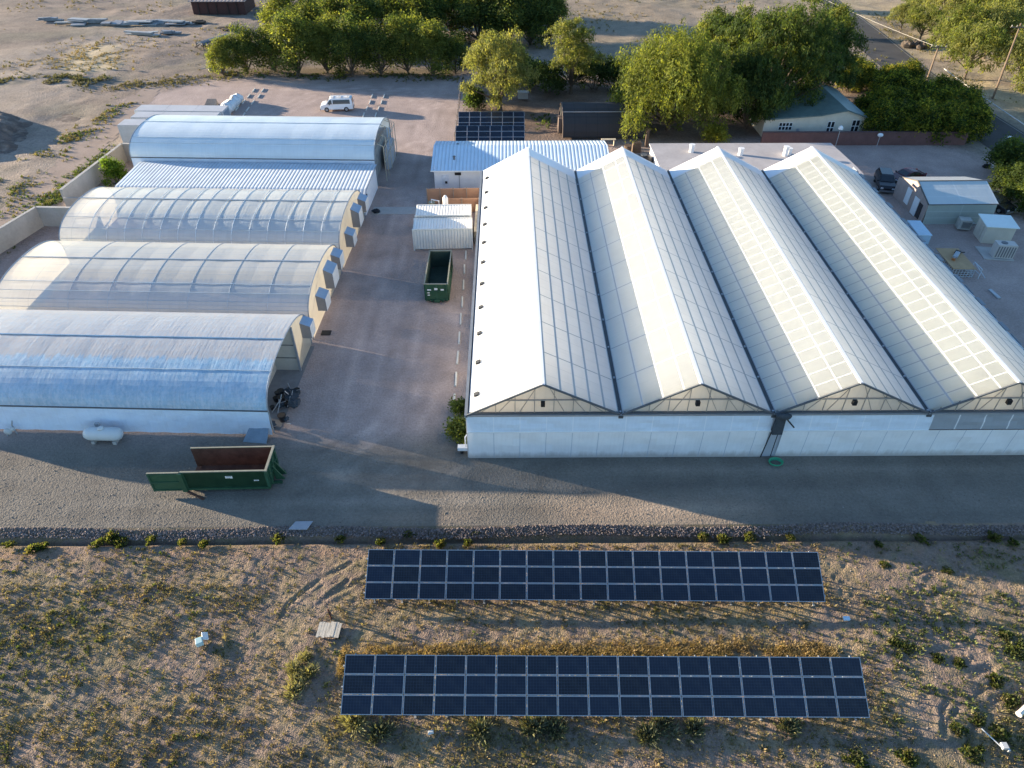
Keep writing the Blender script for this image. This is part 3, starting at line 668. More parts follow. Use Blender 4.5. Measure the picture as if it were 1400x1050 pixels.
def hoop(loc_y, w, zs, r, length, fmat, cmat, label, ribs, purl, ridge_mat=STEEL, end='full', sag=.05, rib=None):
    root = empty('hoop_house', HW(0, loc_y), HA, label, 'hoop house')
    pts = arch_pts(0, w, zs, r); vv = [0]
    for a, b in zip(pts[:-1], pts[1:]): vv.append(vv[-1] + math.hypot(b[0] - a[0], b[1] - a[1]))
    m = MB(); nx = int(length / .45)
    cy, cz = w / 2, zs
    def P(i, j):
        x = -length * i / nx; y, z = pts[j]; q = sag * (1 - abs(math.cos(math.pi * x / ribs))) * math.sin(math.pi * j / (len(pts) - 1))
        l = math.hypot(y - cy, z - cz) + 1e-6; return (x, y - (y - cy) / l * q, z - (z - cz) / l * q)
    for i in range(nx):
        for j in range(len(pts) - 1):
            u0, u1 = length * i / nx, length * (i + 1) / nx
            m.quad(P(i, j + 1), P(i, j), P(i + 1, j), P(i + 1, j + 1), uv=[(u0, vv[j + 1]), (u0, vv[j]), (u1, vv[j]), (u1, vv[j + 1])])
    m.build('roof_film', fmat, root, False, True)
    m = MB(); n2 = int(length / .4)
    for i in range(n2):
        for j in range(4):
            def Q(i, j): return (-length * i / n2, -.05 + .03 * math.sin(i * 1.3 + j * 2) - .30 * (3.6 - j) / 4, .12 + (zs - .12) * j / 4)
            m.quad(Q(i + 1, j), Q(i, j), Q(i, j + 1), Q(i + 1, j + 1), uv=[(length * (i + 1) / n2, j), (length * i / n2, j), (length * i / n2, j + 1), (length * (i + 1) / n2, j + 1)])
    m.build('side_curtain', cmat, root, False, True)
    m = MB(); m.span((-length, w - .05, .05), (0, w + .02, zs)); m.build('rear_wall', cmat, root)
    m = MB(); m.bar((0, 0, zs + .01), (-length, 0, zs + .01), .12, .10); m.build('eave_rail', DARKST, root)
    k = int(len(pts) / 2); m = MB(); m.bar((.05, w / 2, zs + r + .03), (-length, w / 2, zs + r + .03), .10, .08); m.build('ridge_bar', ridge_mat, root)
    for xe in (0.02, -length - .02):
        m = MB(); m.tube([(xe, p[0], p[1]) for p in [(0, 0)] + pts + [(w, 0)]], .06, 6); m.build('end_arch', M('arch_steel', (.30, .33, .36), .45, metal=.4), root)
    for q in purl:
        m = MB(); p = pts[int(q * (len(pts) - 1))]; m.bar((0, p[0], p[1] + .03), (-length, p[0], p[1] + .02), .035, .035); m.build('purlin', M('purlin_blue_grey', (.40, .47, .52), .5), root)
    if rib:
        for k in range(1, int(length / rib[0])):
            m = MB(); m.tube([(-k * rib[0], p[0], p[1] + .012) for p in pts[::1]], rib[2], 5, 0, False); m.build('rib', rib[1], root)
    if end == 'full':
        m = MB(); q = [(0, 0)] + pts + [(w, 0)]; ap = [(0., p[0], p[1]) for p in q]; m.add(ap, [tuple(range(len(ap) - 1, -1, -1))], 0, [[(p[0], p[1]) for p in reversed(q)]]); m.build('end_wall', WALLB, root)
    q = [(0, 0)] + pts + [(w, 0)]; m = MB(); m.add([(-length, p[0], p[1]) for p in q], [tuple(range(len(q)))], 0, [[(p[0], p[1]) for p in q]]); m.build('end_wall', WALLB, root)
    return root
def hood(root, y, z, wd=1.5, ht=1.7, dp=.85):
    m = MB(); a, b = y - wd / 2, y + wd / 2
    vs = [(0.01, a, z), (dp, a, z), (dp, a, z + ht * .78), (0.01, a, z + ht), (0.01, b, z), (dp, b, z), (dp, b, z + ht * .78), (0.01, b, z + ht)]
    m.add(vs, [(0, 1, 2, 3), (7, 6, 5, 4), (0, 4, 5, 1)], 0); m.add(vs, [(3, 2, 6, 7)], 1); m.add(vs, [(1, 5, 6, 2)], 2)
    m.build('exhaust_hood', HOODS, root)
curtw = film('side_curtain_white', (.68, .78, .90), 4, None, .05, (.6, .65, .7), .05, 0, dirt=.14, lstr=.3, bumpv=1.5)
f5 = film('weathered_blue_film', (.42, .68, .90), 3.2, None, .08, (.38, .50, .62), .12, 0, dirt=.30, mott=.45, streak=(4.3, 1, 3.4), scol=(.58, .565, .56), lstr=.35, bumpv=.3, rough=.4, clear=.26)
h5 = hoop(0, 11.4, 2.2, 2.4, 27.6, f5, curtw, 'front hoop house with streaked blue and white film and an open end', 3.2, (.31,), M('blue_steel', (.22, .33, .44), .4, metal=.3), 'open', sag=.02)
m = MB(); pts = [p for p in arch_pts(0, 11.4, 2.2, 2.4, 40) if p[0] >= 7.6]; q = [(7.6, 0)] + [(7.6, pts[0][1])] + pts + [(11.4, 0)]
m.add([(0, p[0], p[1]) for p in q], [tuple(range(len(q) - 1, -1, -1))], 0, [[(p[0], p[1]) for p in reversed(q)]]); m.build('end_wall', WALLB, h5)
m = MB(); m.bar((.04, 7.55, 0), (.04, 7.55, 4.4), .16); m.build('door_post', M('arch_steel', (.30, .33, .36), .45, metal=.4), h5)
BEI = M('beige_panel', (.46, .42, .36), .8, .12)
m = MB(); m.span((-2.0, 7.62, 0), (-.02, 7.7, 4.2)); m.span((-2.1, 2.0, 0), (-2.0, 7.7, 2.9))
for z in (1.3, 2.6): m.span((-2.0, 7.56, z), (-.02, 7.615, z + .06), 1)
m.build('inner_partition', [BEI, DARKST], h5)
m = MB(); m.bar((-.3, .3, 0), (-.3, 11.2, 0.03), .01); 
m = MB(); m.span((-27, .3, .015), (.35, 11, .035)); m.build('floor_slab', M('slab', (.20, .195, .19), .9, .15), h5)
hood(h5, 10.2, 1.9, 1.2, 1.5)
f4 = film('cream_film', (.72, .76, .77), 3.5, 1.12, .07, (.46, .52, .55), .22, 0, dirt=.18, streak=(3.6, 1, 3.0), scol=(.80, .77, .68), lstr=.6, rough=.35, clear=.34)  # cream crown tone stands in for sun on the crest
h4 = hoop(12.0, 11.4, 2.2, 2.4, 27.5, f4, curtw, 'second hoop house from the front with cream film and three end hoods', 3.5, (.08, .16, .24, .33), sag=.035, rib=(3.5, M('rib_blue_grey', (.52, .58, .62), .5), .015))
for y, z in ((3.4, 1.3), (6.9, 1.6), (9.7, 1.9)): hood(h4, y, z, 1.5 if y != 6.9 else 1.9, 1.6 if y != 6.9 else 2.0)
f3 = film('clear_film', (.70, .76, .78), 1.8, 1.9, .08, (.48, .55, .58), .22, 0, dirt=.18, lstr=.5, streak=(4.0, 1, 3.0), scol=(.80, .79, .71), rough=.2, bumpv=.4, clear=.26)  # crown tint paints sunlight along the crest
h3 = hoop(24.2, 11.4, 2.2, 2.5, 28.2, f3, curtw, 'third hoop house from the front with clear glossy film and white ribs', 3.6, (.10, .21, .32), sag=.06, rib=(1.8, M('rib_white', (.72, .75, .76), .5), .026))
for y, z in ((3.2, 1.2), (6.9, 1.6), (10.2, 1.7)): hood(h3, y, z, 1.5 if y != 6.9 else 1.7, 1.6 if y != 6.9 else 2.1)
f1 = film('pale_blue_film', (.70, .79, .84), 4.2, 1.5, .05, (.45, .56, .63), .15, 0, dirt=.14, lstr=.25, rough=.3)
h1 = hoop(44.3, 11.2, 3.3, 2.4, 29.8, f1, curtw, 'tall rear hoop house with smooth pale blue film and a pipe framed end', 4.2, (.2, .3), WHITE, 'open', sag=.02)
m = MB()
PIPE = M('pipe_frame', (.50, .44, .33), .5, .15)
for y in (1.5, 3.2, 5.6, 8, 9.7):
    zt = 3.3 + 2.4 * math.sqrt(max(0, 1 - ((y - 5.6) / 5.6) ** 2)); m.bar((.9, y, 0), (.9, y, zt - .5), .08); m.bar((0, y, zt - .1), (.9, y, zt - .5), .06)
for z in (2.4, 4.2): m.bar((.9, 1.5, z), (.9, 9.7, z), .07)
m.build('end_frame', PIPE, h1)
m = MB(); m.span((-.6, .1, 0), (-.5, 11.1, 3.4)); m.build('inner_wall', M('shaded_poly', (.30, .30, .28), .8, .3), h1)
m = MB(); m.span((.2, 5.2, 0), (.75, 9.4, 2.6)); m.build('cooling_pad', M('pad_grey', (.48, .50, .52), .7, .2), h1)
# low ribbed shed between the rear hoop houses
sh = empty('ribbed_shed', HW(0, 36.2), HA, 'low pale metal shed with a ribbed roof wedged between two hoop houses', 'shed')
m = MB(); prof = [(0, 2.45), (1.0, 2.85), (7.0, 3.02), (7.7, 2.95)]
for (a, b) in zip(prof[:-1], prof[1:]): m.quad((0.3, a[0], a[1]), (0.3, b[0], b[1]), (-28.6, b[0], b[1]), (-28.6, a[0], a[1]))
m.build('roof', corrug('ribbed_pale_roof', (.52, .58, .64), 0, .42, .9, .4, .12, .0, .72), sh)
m = MB(); m.prism([(0.1, 0), (7.6, 0), (7.6, 2.9), (7.0, 2.97), (1, 2.8), (0.1, 2.4)], 0, 0, .1); m.build('end_wall', M('white_wall', (.74, .74, .75), .7, .06), sh)
m = MB(); m.prism([(0.1, 0), (7.6, 0), (7.6, 2.9), (7.0, 2.97), (1, 2.8), (0.1, 2.4)], 0, -28.5, -28.4); m.span((-28.4, .1, 0), (0, .2, 2.38)); m.build('side_wall', WHITE, sh)
m = MB(); m.bar((.3, 0, 2.47), (.3, 1, 2.87), .12); m.bar((.3, 1, 2.87), (.3, 7, 3.04), .12); m.build('roof_trim', STEEL, sh)
m = MB(); m.box((.15, 1.2, 2.0), (.15, .3, .2)); m.build('wall_lamp', BLACK, sh)
# narrow pad and drain by the lane
m = MB(); m.span(tuple(G(508, 293, .03))[:2] + (0.01,), tuple(G(570, 283, .03))[:2] + (0.05,)); tag(m.build('concrete_strip', CONC), 'pale concrete strip crossing the lane by the hoop houses', 'slab')
m = MB(); c = G(446, 455, .05); m.box((c.x, c.y, .05), (.85, .7, .06)); tag(m.build('drain_cover', BLACK), 'black drain cover beside the front hoop house wall', 'drain cover')
m = MB(); c = G(514, 288, .25); m.ball((c.x, c.y, .22), (.5, .4, .25), 10, 6, 0, .3); tag(m.build('black_bag', BLACK), 'black bag on the ground by the low shed end', 'bag')
# junk heaped in the open end of the front hoop house
pot = empty('nursery_pot', HW(.2, 3, .03), 0, 'black nursery pot heaped at the open end of the front hoop house', 'pot', 'black pots at the open hoop house')
m = MB(); m.tube([(0, 0, 0), (0, 0, .38), (0, 0, .42)], [.16, .22, .24], 10); m.build('pot', BLACK, pot)
m = MB(); m.tube([(0, 0, .421), (0, 0, .43)], [.2, .19], 10); m.build('soil', M('potting_soil', (.05, .04, .03), .9), pot)
for k in range(11):
    p = HW(rnd.uniform(-1.0, .9), rnd.uniform(.4, 5.2), .03 + (.38 if k % 4 == 3 else 0)); dup(pot, p, rnd.random() * 6, rnd.uniform(.8, 1.5))
pl = empty('junk_heap', HW(.3, 1.0), 0, 'dark heap of torn plastic and pipes at the front hoop house corner', 'junk heap')
for k in range(10):
    m = MB(); m.ball(HW(rnd.uniform(-.6, 1.0), rnd.uniform(.3, 4.6), rnd.uniform(.15, .9)), (rnd.uniform(.2, .5), rnd.uniform(.2, .5), rnd.uniform(.12, .35)), 8, 5, 0, .6)
    m.build('torn_plastic', M('dark_cloth', (.05, .06, .07), .9, .3), pl, True)
m = MB()
for k in range(12): a = HW(rnd.uniform(-.8, .9), rnd.uniform(.3, 4.8), .3); m.bar(a, a + Vector((rnd.uniform(-1, 1), rnd.uniform(-1.2, 1.2), rnd.uniform(.1, 1.1))), .05)
m.build('pipe', STEEL, pl, True)
m = MB(); a = G(350, 600, .05); m.add([(a.x - .9, a.y - .3, .05), (a.x + .9, a.y - .5, .05), (a.x + 1.0, a.y + .4, .75), (a.x - .5, a.y + .6, .7), (a.x - .9, a.y - .3, 0), (a.x + .9, a.y - .5, 0), (a.x + 1.0, a.y + .4, .6), (a.x - .5, a.y + .6, .6)], [(0, 1, 2, 3), (7, 6, 5, 4), (0, 4, 5, 1), (1, 5, 6, 2), (2, 6, 7, 3), (3, 7, 4, 0)])
tag(m.build('metal_sheet', M('blue_grey_sheet', (.22, .28, .34), .4)), 'bent blue grey metal sheet leaning on the hoop house corner', 'metal sheet')
# ------------------------------------------------------------------ solar arrays
t = NT('solar_cells'); uv = t.coord('UV'); s = t.sep(uv)
g = t.math('MAXIMUM', t.line(s[0], .158, .010), t.line(s[1], .158, .010)); bb = t.line(s[1], .0527, .004)
oi = t.n.new('ShaderNodeObjectInfo').outputs['Random']
c = t.mix(oi, (.009, .010, .015), (.010, .016, .032))
c = t.mix(t.math('MULTIPLY', g, .55), c, (.06, .08, .12)); c = t.mix(t.math('MULTIPLY', bb, .25), c, (.10, .11, .13))
c = t.mix(t.rng(t.noise(uv, 1.2, 4), .45, .8, 0, .10), c, (.20, .18, .15))
CELLS = t.done(t.bsdf(c, .22, None, 0, .5))
ALU = M('aluminium_frame', (.40, .42, .44), .35, .06, metal=.3)
def panel_mesh(w, h):
    m = MB(); f = .036
    m.span((0, 0, -.035), (w, f, 0), 1); m.span((0, h - f, -.035), (w, h, 0), 1); m.span((0, f, -.035), (f, h - f, 0), 1); m.span((w - f, f, -.035), (w, h - f, 0), 1)
    m.quad((f, f, -.006), (w - f, f, -.006), (w - f, h - f, -.006), (f, h - f, -.006), 0, [(0, 0), (w, 0), (w, h), (0, h)])
    m.quad((f, f, -.03), (f, h - f, -.03), (w - f, h - f, -.03), (w - f, f, -.03), 1)
    return m
def solar(loc, rz, ncol, nrow, pw, ph, tilt, zb, label, group, posts=True):
    root = empty('solar_array', loc, rz, label, 'solar array', group)
    rot = Matrix.Rotation(tilt, 4, 'X')
    gapx, gapy = .036, .026; W = ncol * (pw + gapx); Hh = nrow * (ph + gapy)
    first = None
    for i in range(ncol):
        for j in range(nrow):
            p = rot @ Vector((i * (pw + gapx), j * (ph + gapy), 0)) + Vector((0, 0, zb))
            if first is None: o = first = panel_mesh(pw, ph).build('solar_panel', [CELLS, ALU], root)
            else: o = first.copy(); COL.objects.link(o)
            o.location = p; o.rotation_euler = (tilt + rnd.gauss(0, .004), rnd.gauss(0, .002), 0)
    T = lambda x, y, z=0: rot @ Vector((x, y, z)) + Vector((0, 0, zb))
    RACK = M('rack_steel', (.40, .41, .41), .45, .1, metal=.3)
    for f in (.12, .45, .8):
        m = MB(); m.bar(T(-.1, Hh * f, -.10), T(W + .05, Hh * f, -.10), .07, .09); m.build('rack_rail', RACK, root)
    if posts:
        n = int(W / 1.62) + 1
        for k in range(n):
            x = .5 + k * (W - 1) / (n - 1); m = MB(); m.bar(T(x, -.04, -.17), T(x, Hh + .05, -.17), .06, .08)
            a = T(x, .25, -.2); b = T(x, Hh - .35, -.2)
            for q in (a, b): m.tube([(q.x, q.y, -.6), (q.x, q.y, q.z)], .045, 6)
            m.box((a.x, a.y - .1, -.1), (.11, .11, .3), None, 0); m.build('rack_post', RACK, root)
    return root
g1 = Vector((-8.76, 17.55, 0)); rz = math.atan2(17.2 - 17.55, 27.5)
solar(g1 + Vector((0, 0, -.3)), rz, 17, 3, 1.576, .955, R(28.5), .68, 'nearest long solar array at the bottom of the photo', 'long solar arrays in the field')
g2 = Vector((-8.57, 24.45, 0)); rz = math.atan2(24.05 - 24.45, 27.4)
solar(g2 + Vector((0, 0, -.3)), rz, 17, 3, 1.57, .95, R(28.5), .68, 'long solar array nearer the gravel drive and rock border', 'long solar arrays in the field')
a = G(622.5, 196, .4); solar((a.x, 96.7, 0), 0, 6, 3, 1.56, .97, R(29), .4, 'small six column solar array directly behind the blue roofed building', 'small rear solar arrays')
a = G(626.5, 175, .4); solar((a.x, 102.4, 0), 0, 6, 3, 1.56, .97, R(29), .4, 'small six column solar array farther back beside the big parking tree', 'small rear solar arrays')

# ------------------------------------------------------------------ buildings behind the greenhouse
bl = empty('metal_building', (-8.8, 81.8, 0), 0, 'long white metal building with a blue white ribbed roof behind the greenhouse', 'building')
m = MB(); m.span((-8.75, 81.8, 0), (12.2, 81.9, 2.75)); m.span((-8.75, 81.9, 0), (-8.65, 89.4, 3.0)); m.span((12.1, 81.9, 0), (12.2, 89.4, 3.0)); m.build('wall', M('white_wall', (.74, .74, .75), .7, .06), bl, True)
m = MB(); m.quad((-9.1, 81.45, 2.8), (12.5, 81.45, 2.8), (12.5, 87.0, 3.75), (-9.1, 87.0, 3.75)); m.quad((-9.1, 87.0, 3.75), (12.5, 87.0, 3.75), (12.5, 90.2, 3.1), (-9.1, 90.2, 3.1))
m.build('roof', corrug('ribbed_white_roof', (.58, .70, .80), 0, .44, .9, .4, .05, 0, .75), bl, True)
m = MB(); m.bar((-9.15, 81.43, 2.76), (12.5, 81.43, 2.76), .1, .12); m.build('roof_trim', WHITE, bl, True)
for u, v in ((621, 217), (626, 200), (691, 205)):
    p = G(u, v, 3.3); m = MB(); m.tube([(p.x, p.y, p.z - .3), (p.x, p.y, p.z + .25)], .12, 8); m.ball((p.x, p.y, p.z + .28), (.2, .2, .1), 8, 5); m.build('roof_vent', M('vent_grey', (.13, .14, .15), .5), bl, True)
m = MB(); m.box((-5.9, 81.72, 2.3), (.75, .12, .3)); m.build('wall_vent', BLACK, bl, True)
m = MB(); m.span((-7.9, 81.74, .05), (-7.0, 81.8, 2.1), 0); m.box((-7.35, 81.68, 1.25), (.28, .06, .28), None, 1); m.build('door', [M('pale_door', (.66, .68, .72), .6), BLACK], bl, True)
m = MB(); m.span((-5.8, 81.75, 0), (-5.72, 81.8, 2.7)); m.build('wall_seam', STEEL, bl, True)
fr = empty('flat_roof_building', (29.5, 79, 0), 0, 'pale flat roofed building behind the big greenhouse', 'building')
m = MB(); m.prism([(18.2, 78.4), (41.1, 78.4), (41.1, 81), (40.7, 88), (18.1, 88)], 2, 0, 3.35); m.build('wall', M('white_wall', (.74, .74, .75), .7, .06), fr, True)
m = MB(); m.prism([(18.0, 78.35), (41.2, 78.35), (41.2, 81), (40.8, 88.1), (17.9, 88.1)], 2, 3.36, 3.52); m.build('roof', M('flat_roof_membrane', (.40, .375, .37), .85, .16, .35), fr, True)
for u, v, h in ((945, 208, .9), (1012, 212, .8), (1073, 213, 1.1), (1078, 211, .7)):
    p = G(u, v, 3.5); m = MB(); m.tube([(p.x, p.y, 3.5), (p.x, p.y, 3.5 + h)], .3, 12); m.tube([(p.x, p.y, 3.5 + h), (p.x, p.y, 3.58 + h)], .36, 12); m.build('roof_pipe', WHITE, fr, True, bevel=0)
# white ribbed container pair beside the lane
def ribbed_box(x0, x1, y0, y1, h, rz, label, name='storage_container'):
    r = empty(name, ((x0 + x1) / 2, y0, 0), rz, label, 'container')
    W, D = x1 - x0, y1 - y0; m = MB(); m.span((-W / 2, 0, .12), (W / 2, D, h - .01)); m.build('body', corrug('container_ribs', (.80, .79, .74), 0, .30, 1.0, .5, .05, 0, .8), r)
    m = MB(); m.span((-W / 2, .03, h - .008), (W / 2, D, h + .03)); m.build('roof', corrug('container_roof', (.82, .81, .76), 0, .30, .9, .5, .04, 0, .8), r)
    m = MB()
    for x in (-W / 2, W / 2):
        for y in (0, D): m.box((x, y, h / 2 + .02), (.14, .14, h + .05))
    for y in (0, D): m.bar((-W / 2, y, h + .01), (W / 2, y, h + .01), .13, .13)
    m.build('corner_frame', M('container_frame', (.74, .73, .68), .5), r)
    m = MB(); m.box((W / 2 + .02, D / 2, h / 2), (.05, D - .2, h - .2)); m.build('door', WHITE, r)
    return r
ribbed_box(-9.85, -3.72, 67.35, 69.75, 2.42, R(2), 'white ribbed container with full front wall behind the lane dumpster')
ribbed_box(-9.85, -3.95, 70.2, 72.7, 2.55, R(1), 'rear white ribbed container between its twin and the terracotta fence')
# terracotta plywood yard
def ply_wall(a, b, h, label):
    m = MB(); a = Vector((a[0], a[1], 0)); b = Vector((b[0], b[1], 0)); r = empty('plywood_fence', a, 0, label, 'fence')
    m.bar(a + Vector((0, 0, h / 2)), b + Vector((0, 0, h / 2)), .06, h); m.build('plywood_panel', TERRA, r, True)
    n = max(2, int((b - a).length / 1.5))
    for k in range(n + 1):
        p = a.lerp(b, k / n); m = MB(); m.span((p.x - .05, p.y - .13, 0), (p.x + .05, p.y - .035, h + .12)); m.build('post', WOOD, r, True)
ply_wall((-9.4, 78.4), (-3.2, 78.6), 1.9, 'rear terracotta plywood fence below the white metal building')
ply_wall((-7.3, 76.2), (-3.1, 76.3), 1.7, 'front terracotta plywood fence behind the white containers')
ply_wall((-3.25, 76.2), (-3.15, 69.5), 1.7, 'terracotta plywood fence along the greenhouse side wall')
eq = empty('pump_unit', (-8.5, 76.4, 0), 0, 'small pump unit with pale pipes inside the terracotta fence', 'pump')
m = MB(); m.box((-8.7, 76.4, .6), (.7, .6, 1.2)); m.build('case', M('dull_green_case', (.25, .27, .2), .6), eq, True)
m = MB(); m.tube([(-8.7, 76.2, 1.2), (-8.7, 76.2, 1.6), (-7.8, 75.8, 1.6), (-7.8, 75.8, .2)], .08, 6); m.build('pipe', WHITE, eq, True)
tk = empty('white_water_tank', (-6.6, 74.2, 0), 0, 'small white upright tank behind the white containers', 'tank')
m = MB(); m.tube([(-6.9, 74.2, 0), (-6.9, 74.2, 2.7), (-6.9, 74.2, 3.0)], [.3, .3, .12], 12); m.build('body', WHITE, tk, True, True)
sh2 = empty('timber_rack', (-3.5, 70, 0), 0, 'pale timber rack squeezed between containers and greenhouse', 'rack')
m = MB()
for z in (.9, 1.5): m.span((-3.55, 68.4, z), (-3.0, 75.0, z + .06))
for y in (68.5, 71, 74.8): m.span((-3.5, y, 0), (-3.4, y + .1, 1.5))
m.build('shelf', M('pale_timber', (.55, .48, .36), .8), sh2, True)
# white boxes at the far left
def trailer(x0, x1, y0, y1, h, label, panels=4, roofm=None):
    r = empty('storage_trailer', (x0, y0, 0), HA, label, 'trailer'); W, D = x1 - x0, y1 - y0
    m = MB(); m.span((0, 0, .2), (W, D, h - .02)); m.build('body', M('pale_trailer_side', (.5, .52, .53), .6, .1), r)
    m = MB()
    for k in range(panels): m.span((W * k / panels + .02, .02, h - .019), (W * (k + 1) / panels - .02, D - .02, h + .03))
    m.build('roof', roofm or M('trailer_roof', (.44, .44, .45), .5, .10, .6), r)
    m = MB(); m.span((W + .0, .3, .3), (W + .05, D - .3, h - .2)); m.build('door', M('blue_grey_sheet', (.22, .28, .34), .4), r)
    return r
trailer(-52.8, -40.9, 101.0, 103.4, 2.5, 'nearer long white storage trailer behind the rear hoop house', 3)
trailer(-53.4, -40.6, 103.75, 106.3, 2.5, 'farther long white storage trailer beside the gravel parking', 3)
trailer(-53.2, -46.5, 97.6, 100.0, 2.6, 'short white box trailer at the left end of the rear hoop house', 1)
m = MB()
for k in range(9): m.ball(G(306 + k * 2.4, 152 - k * 2.2, .7), (1.0, .8, .7), 9, 6, 0, .5)
tag(m.build('plastic_roll', M('crumpled_white_plastic', (.72, .73, .72), .5, .12), None, smooth=True), 'crumpled white plastic roll lying beside the storage trailers', 'plastic roll')
m = MB(); p = G(287, 142, .3); m.add([(p.x - 1, p.y, 0), (p.x + 1, p.y, 0), (p.x + 1, p.y + 1, 0), (p.x - .4, p.y + .5, .9), (p.x + .9, p.y + .6, .9)], [(0, 1, 4, 3), (1, 2, 4), (0, 3, 2), (3, 4, 2)]); tag(m.build('scrap_board', WOOD), 'small dark scrap board leaning behind the storage trailers', 'board')
m = MB()
for k in range(5): p = HW(-30.6 - .15 * k, 49.0 - k * .4, 0); m.bar(p, p + Vector((.8, -1.2, 1.8)), .14)
jt = tag(m.build('timber_props', M('pale_timber', (.55, .48, .36), .8)), 'pale timbers leaning at the left end of the rear hoop house', 'timber')
tag(MB().box(G(190, 178, 1.0), (2.6, 1.2, .3)).box(G(188, 185, .5), (2.2, 1.6, .7)).box(G(183, 186, .8), (.3, .3, 1.6)).build('dark_machine', DARKST), 'dark machine frame under the short white box trailer', 'machine')
# concrete block walls at the left
def wall(pts, h, label, name='block_wall', mat=None):
    r = empty(name, (*pts[0], 0), 0, label, 'wall')
    m = MB(); c = MB()
    for a, b in zip(pts[:-1], pts[1:]):
        A = Vector((*a, h / 2)); B = Vector((*b, h / 2)); m.bar(A, B, .28, h); c.bar(A + Vector((0, 0, h / 2 + .05)), B + Vector((0, 0, h / 2 + .05)), .36, .10)
    m.build('wall_face', mat or BLOCK, r, True); c.build('coping', CONC if mat is None else mat, r, True)
wall([(-51.4, 77.6), (-50.3, 91.8), (-47.2, 91.6)], 2.2, 'grey block wall behind the bright green bush')
wall([(-56.5, 54), (-52.0, 73.2), (-47.8, 73.0)], 2.2, 'grey block wall left of the second hoop house')
m = MB(); m.span((-51.3, 77.3, 0), (-45.3, 77.5, 1.4)); tag(m.build('low_wall', BLOCK), 'short low block wall between the two left enclosures', 'wall')
# pipes in the left enclosure
m = MB(); p = HW(-31.5, 33.5, 0)
for k in range(4): m.bar((p.x - 1.5 + k * .2, p.y - 2 - k * .2, .5), (p.x + 2.3, p.y + .3 - k * .3, .7), .08)
tag(m.build('pipe_bundle', WHITE), 'thin white pipes lying in the left wall enclosure', 'pipes')
# shade house, house, barn
dh = empty('shade_house', (8, 99.1, 0), 0, 'dark shade cloth tunnel with an arched roof beside the willow', 'shade house')
SH = film('black_shade_cloth', (.060, .055, .055), 1.6, 1.4, .08, (.035, .035, .035), .12, 0, dirt=.2, lstr=.8, rough=.8)
pts = [(0, .2), (.15, 1.0), (.6, 1.9), (1.5, 2.7), (2.8, 3.3), (4.2, 3.55), (5.6, 3.3), (7, 2.6), (8, 1.6), (8.4, .2)]
m = MB()
for i in range(8):
    for (a, b) in zip(pts[:-1], pts[1:]):
        x0, x1 = i * 1.45, (i + 1) * 1.45; m.quad((x0, *a), (x1, *a), (x1, *b), (x0, *b), 0, [(x0, a[0]), (x1, a[0]), (x1, b[0]), (x0, b[0])])
m.build('cloth_cover', SH, dh)
m = MB(); m.add([(0, *p) for p in pts], [tuple(range(len(pts) - 1, -1, -1))]); m.build('end_wall', M('dark_end_cloth', (.05, .05, .05), .8), dh)
m = MB(); m.tube([(-.05, *p) for p in pts], .07, 6); m.span((-.6, 2, .1), (-.1, 3.5, 2.2)); m.bar((-.9, 2.6, 2.3), (0, 2.6, 2.3), .08); m.build('end_frame', M('brown_frame', (.16, .12, .10), .8), dh)
m = MB(); m.bar((0, 2.1, 3.08), (11.6, 2.1, 3.08), .07); m.build('ridge_bar', STEEL, dh)
dh.location = (7.9, 99.0, 0)
hs = empty('house', (43, 99.5, 0), 0, 'cream house with a green low pitched roof and white windows under the big trees', 'house')
CREAM = M('cream_render', (.62, .57, .47), .85, .08)
yf = 99.6; gx = [(36.0, 2.55), (43.6, 3.1), (47.1, 3.75), (50.0, 2.75)]
m = MB(); m.prism([(36.0, 0), (50.0, 0)] + [(50.0, 2.75), (47.1, 3.75), (43.6, 3.1), (36.0, 2.55)], 1, yf, yf + .2); m.build('front_wall', CREAM, hs, True)
m = MB(); m.span((36, yf + .2, 0), (36.2, 112, 2.5)); m.span((49.8, yf + .2, 0), (50, 112, 2.7)); m.span((36.2, 111.8, 0), (49.8, 112, 2.5)); m.build('side_wall', CREAM, hs, True)
GRF = M('green_shingle', (.12, .17, .15), .6, .2, 1.5, .3, 8); GRF2 = M('pale_green_shingle', (.22, .29, .28), .5, .12, 1.5, .3, 8)
m = MB()
for (a, b) in zip(gx[:2], gx[1:3]): m.quad((a[0] - .1, yf - .4, a[1] + .08), (b[0], yf - .4, b[1] + .08), (b[0], 112.4, b[1] + .08), (a[0] - .1, 112.4, a[1] + .08))
m.build('roof', GRF, hs, True)
m = MB(); m.quad((47.1, yf - .4, 3.83), (50.5, yf - .4, 2.68), (50.5, 112.4, 2.68), (47.1, 112.4, 3.83)); m.build('roof', GRF2, hs, True)
m = MB(); m.bar((35.9, yf - .42, 2.58), (43.6, yf - .42, 3.14), .06, .16); m.bar((43.6, yf - .42, 3.14), (47.1, yf - .42, 3.8), .06, .16); m.bar((47.1, yf - .42, 3.8), (50.5, yf - .42, 2.68), .06, .16); m.build('fascia', M('green_fascia', (.10, .15, .15), .5), hs, True)
def window(root, x0, x1, z0, z1, y, nx=2, nz=2):
    m = MB(); m.span((x0, y - .05, z0), (x1, y - .01, z1)); w = m.build('window', M('window_white', (.75, .75, .73), .5), root, True)
    g = MB(); dx = (x1 - x0) / nx; dz = (z1 - z0) / nz
    for i in range(nx):
        for j in range(nz): g.span((x0 + i * dx + .07, y - .075, z0 + j * dz + .06), (x0 + (i + 1) * dx - .07, y - .051, z0 + (j + 1) * dz - .06))
    g.build('pane', GLASSD, w, True)
window(hs, 38.1, 40.0, 1.0, 2.05, yf, 4, 2); window(hs, 44.9, 45.9, .5, 2.2, yf, 2, 2); window(hs, 48.3, 49.4, .7, 2.4, yf, 2, 2)
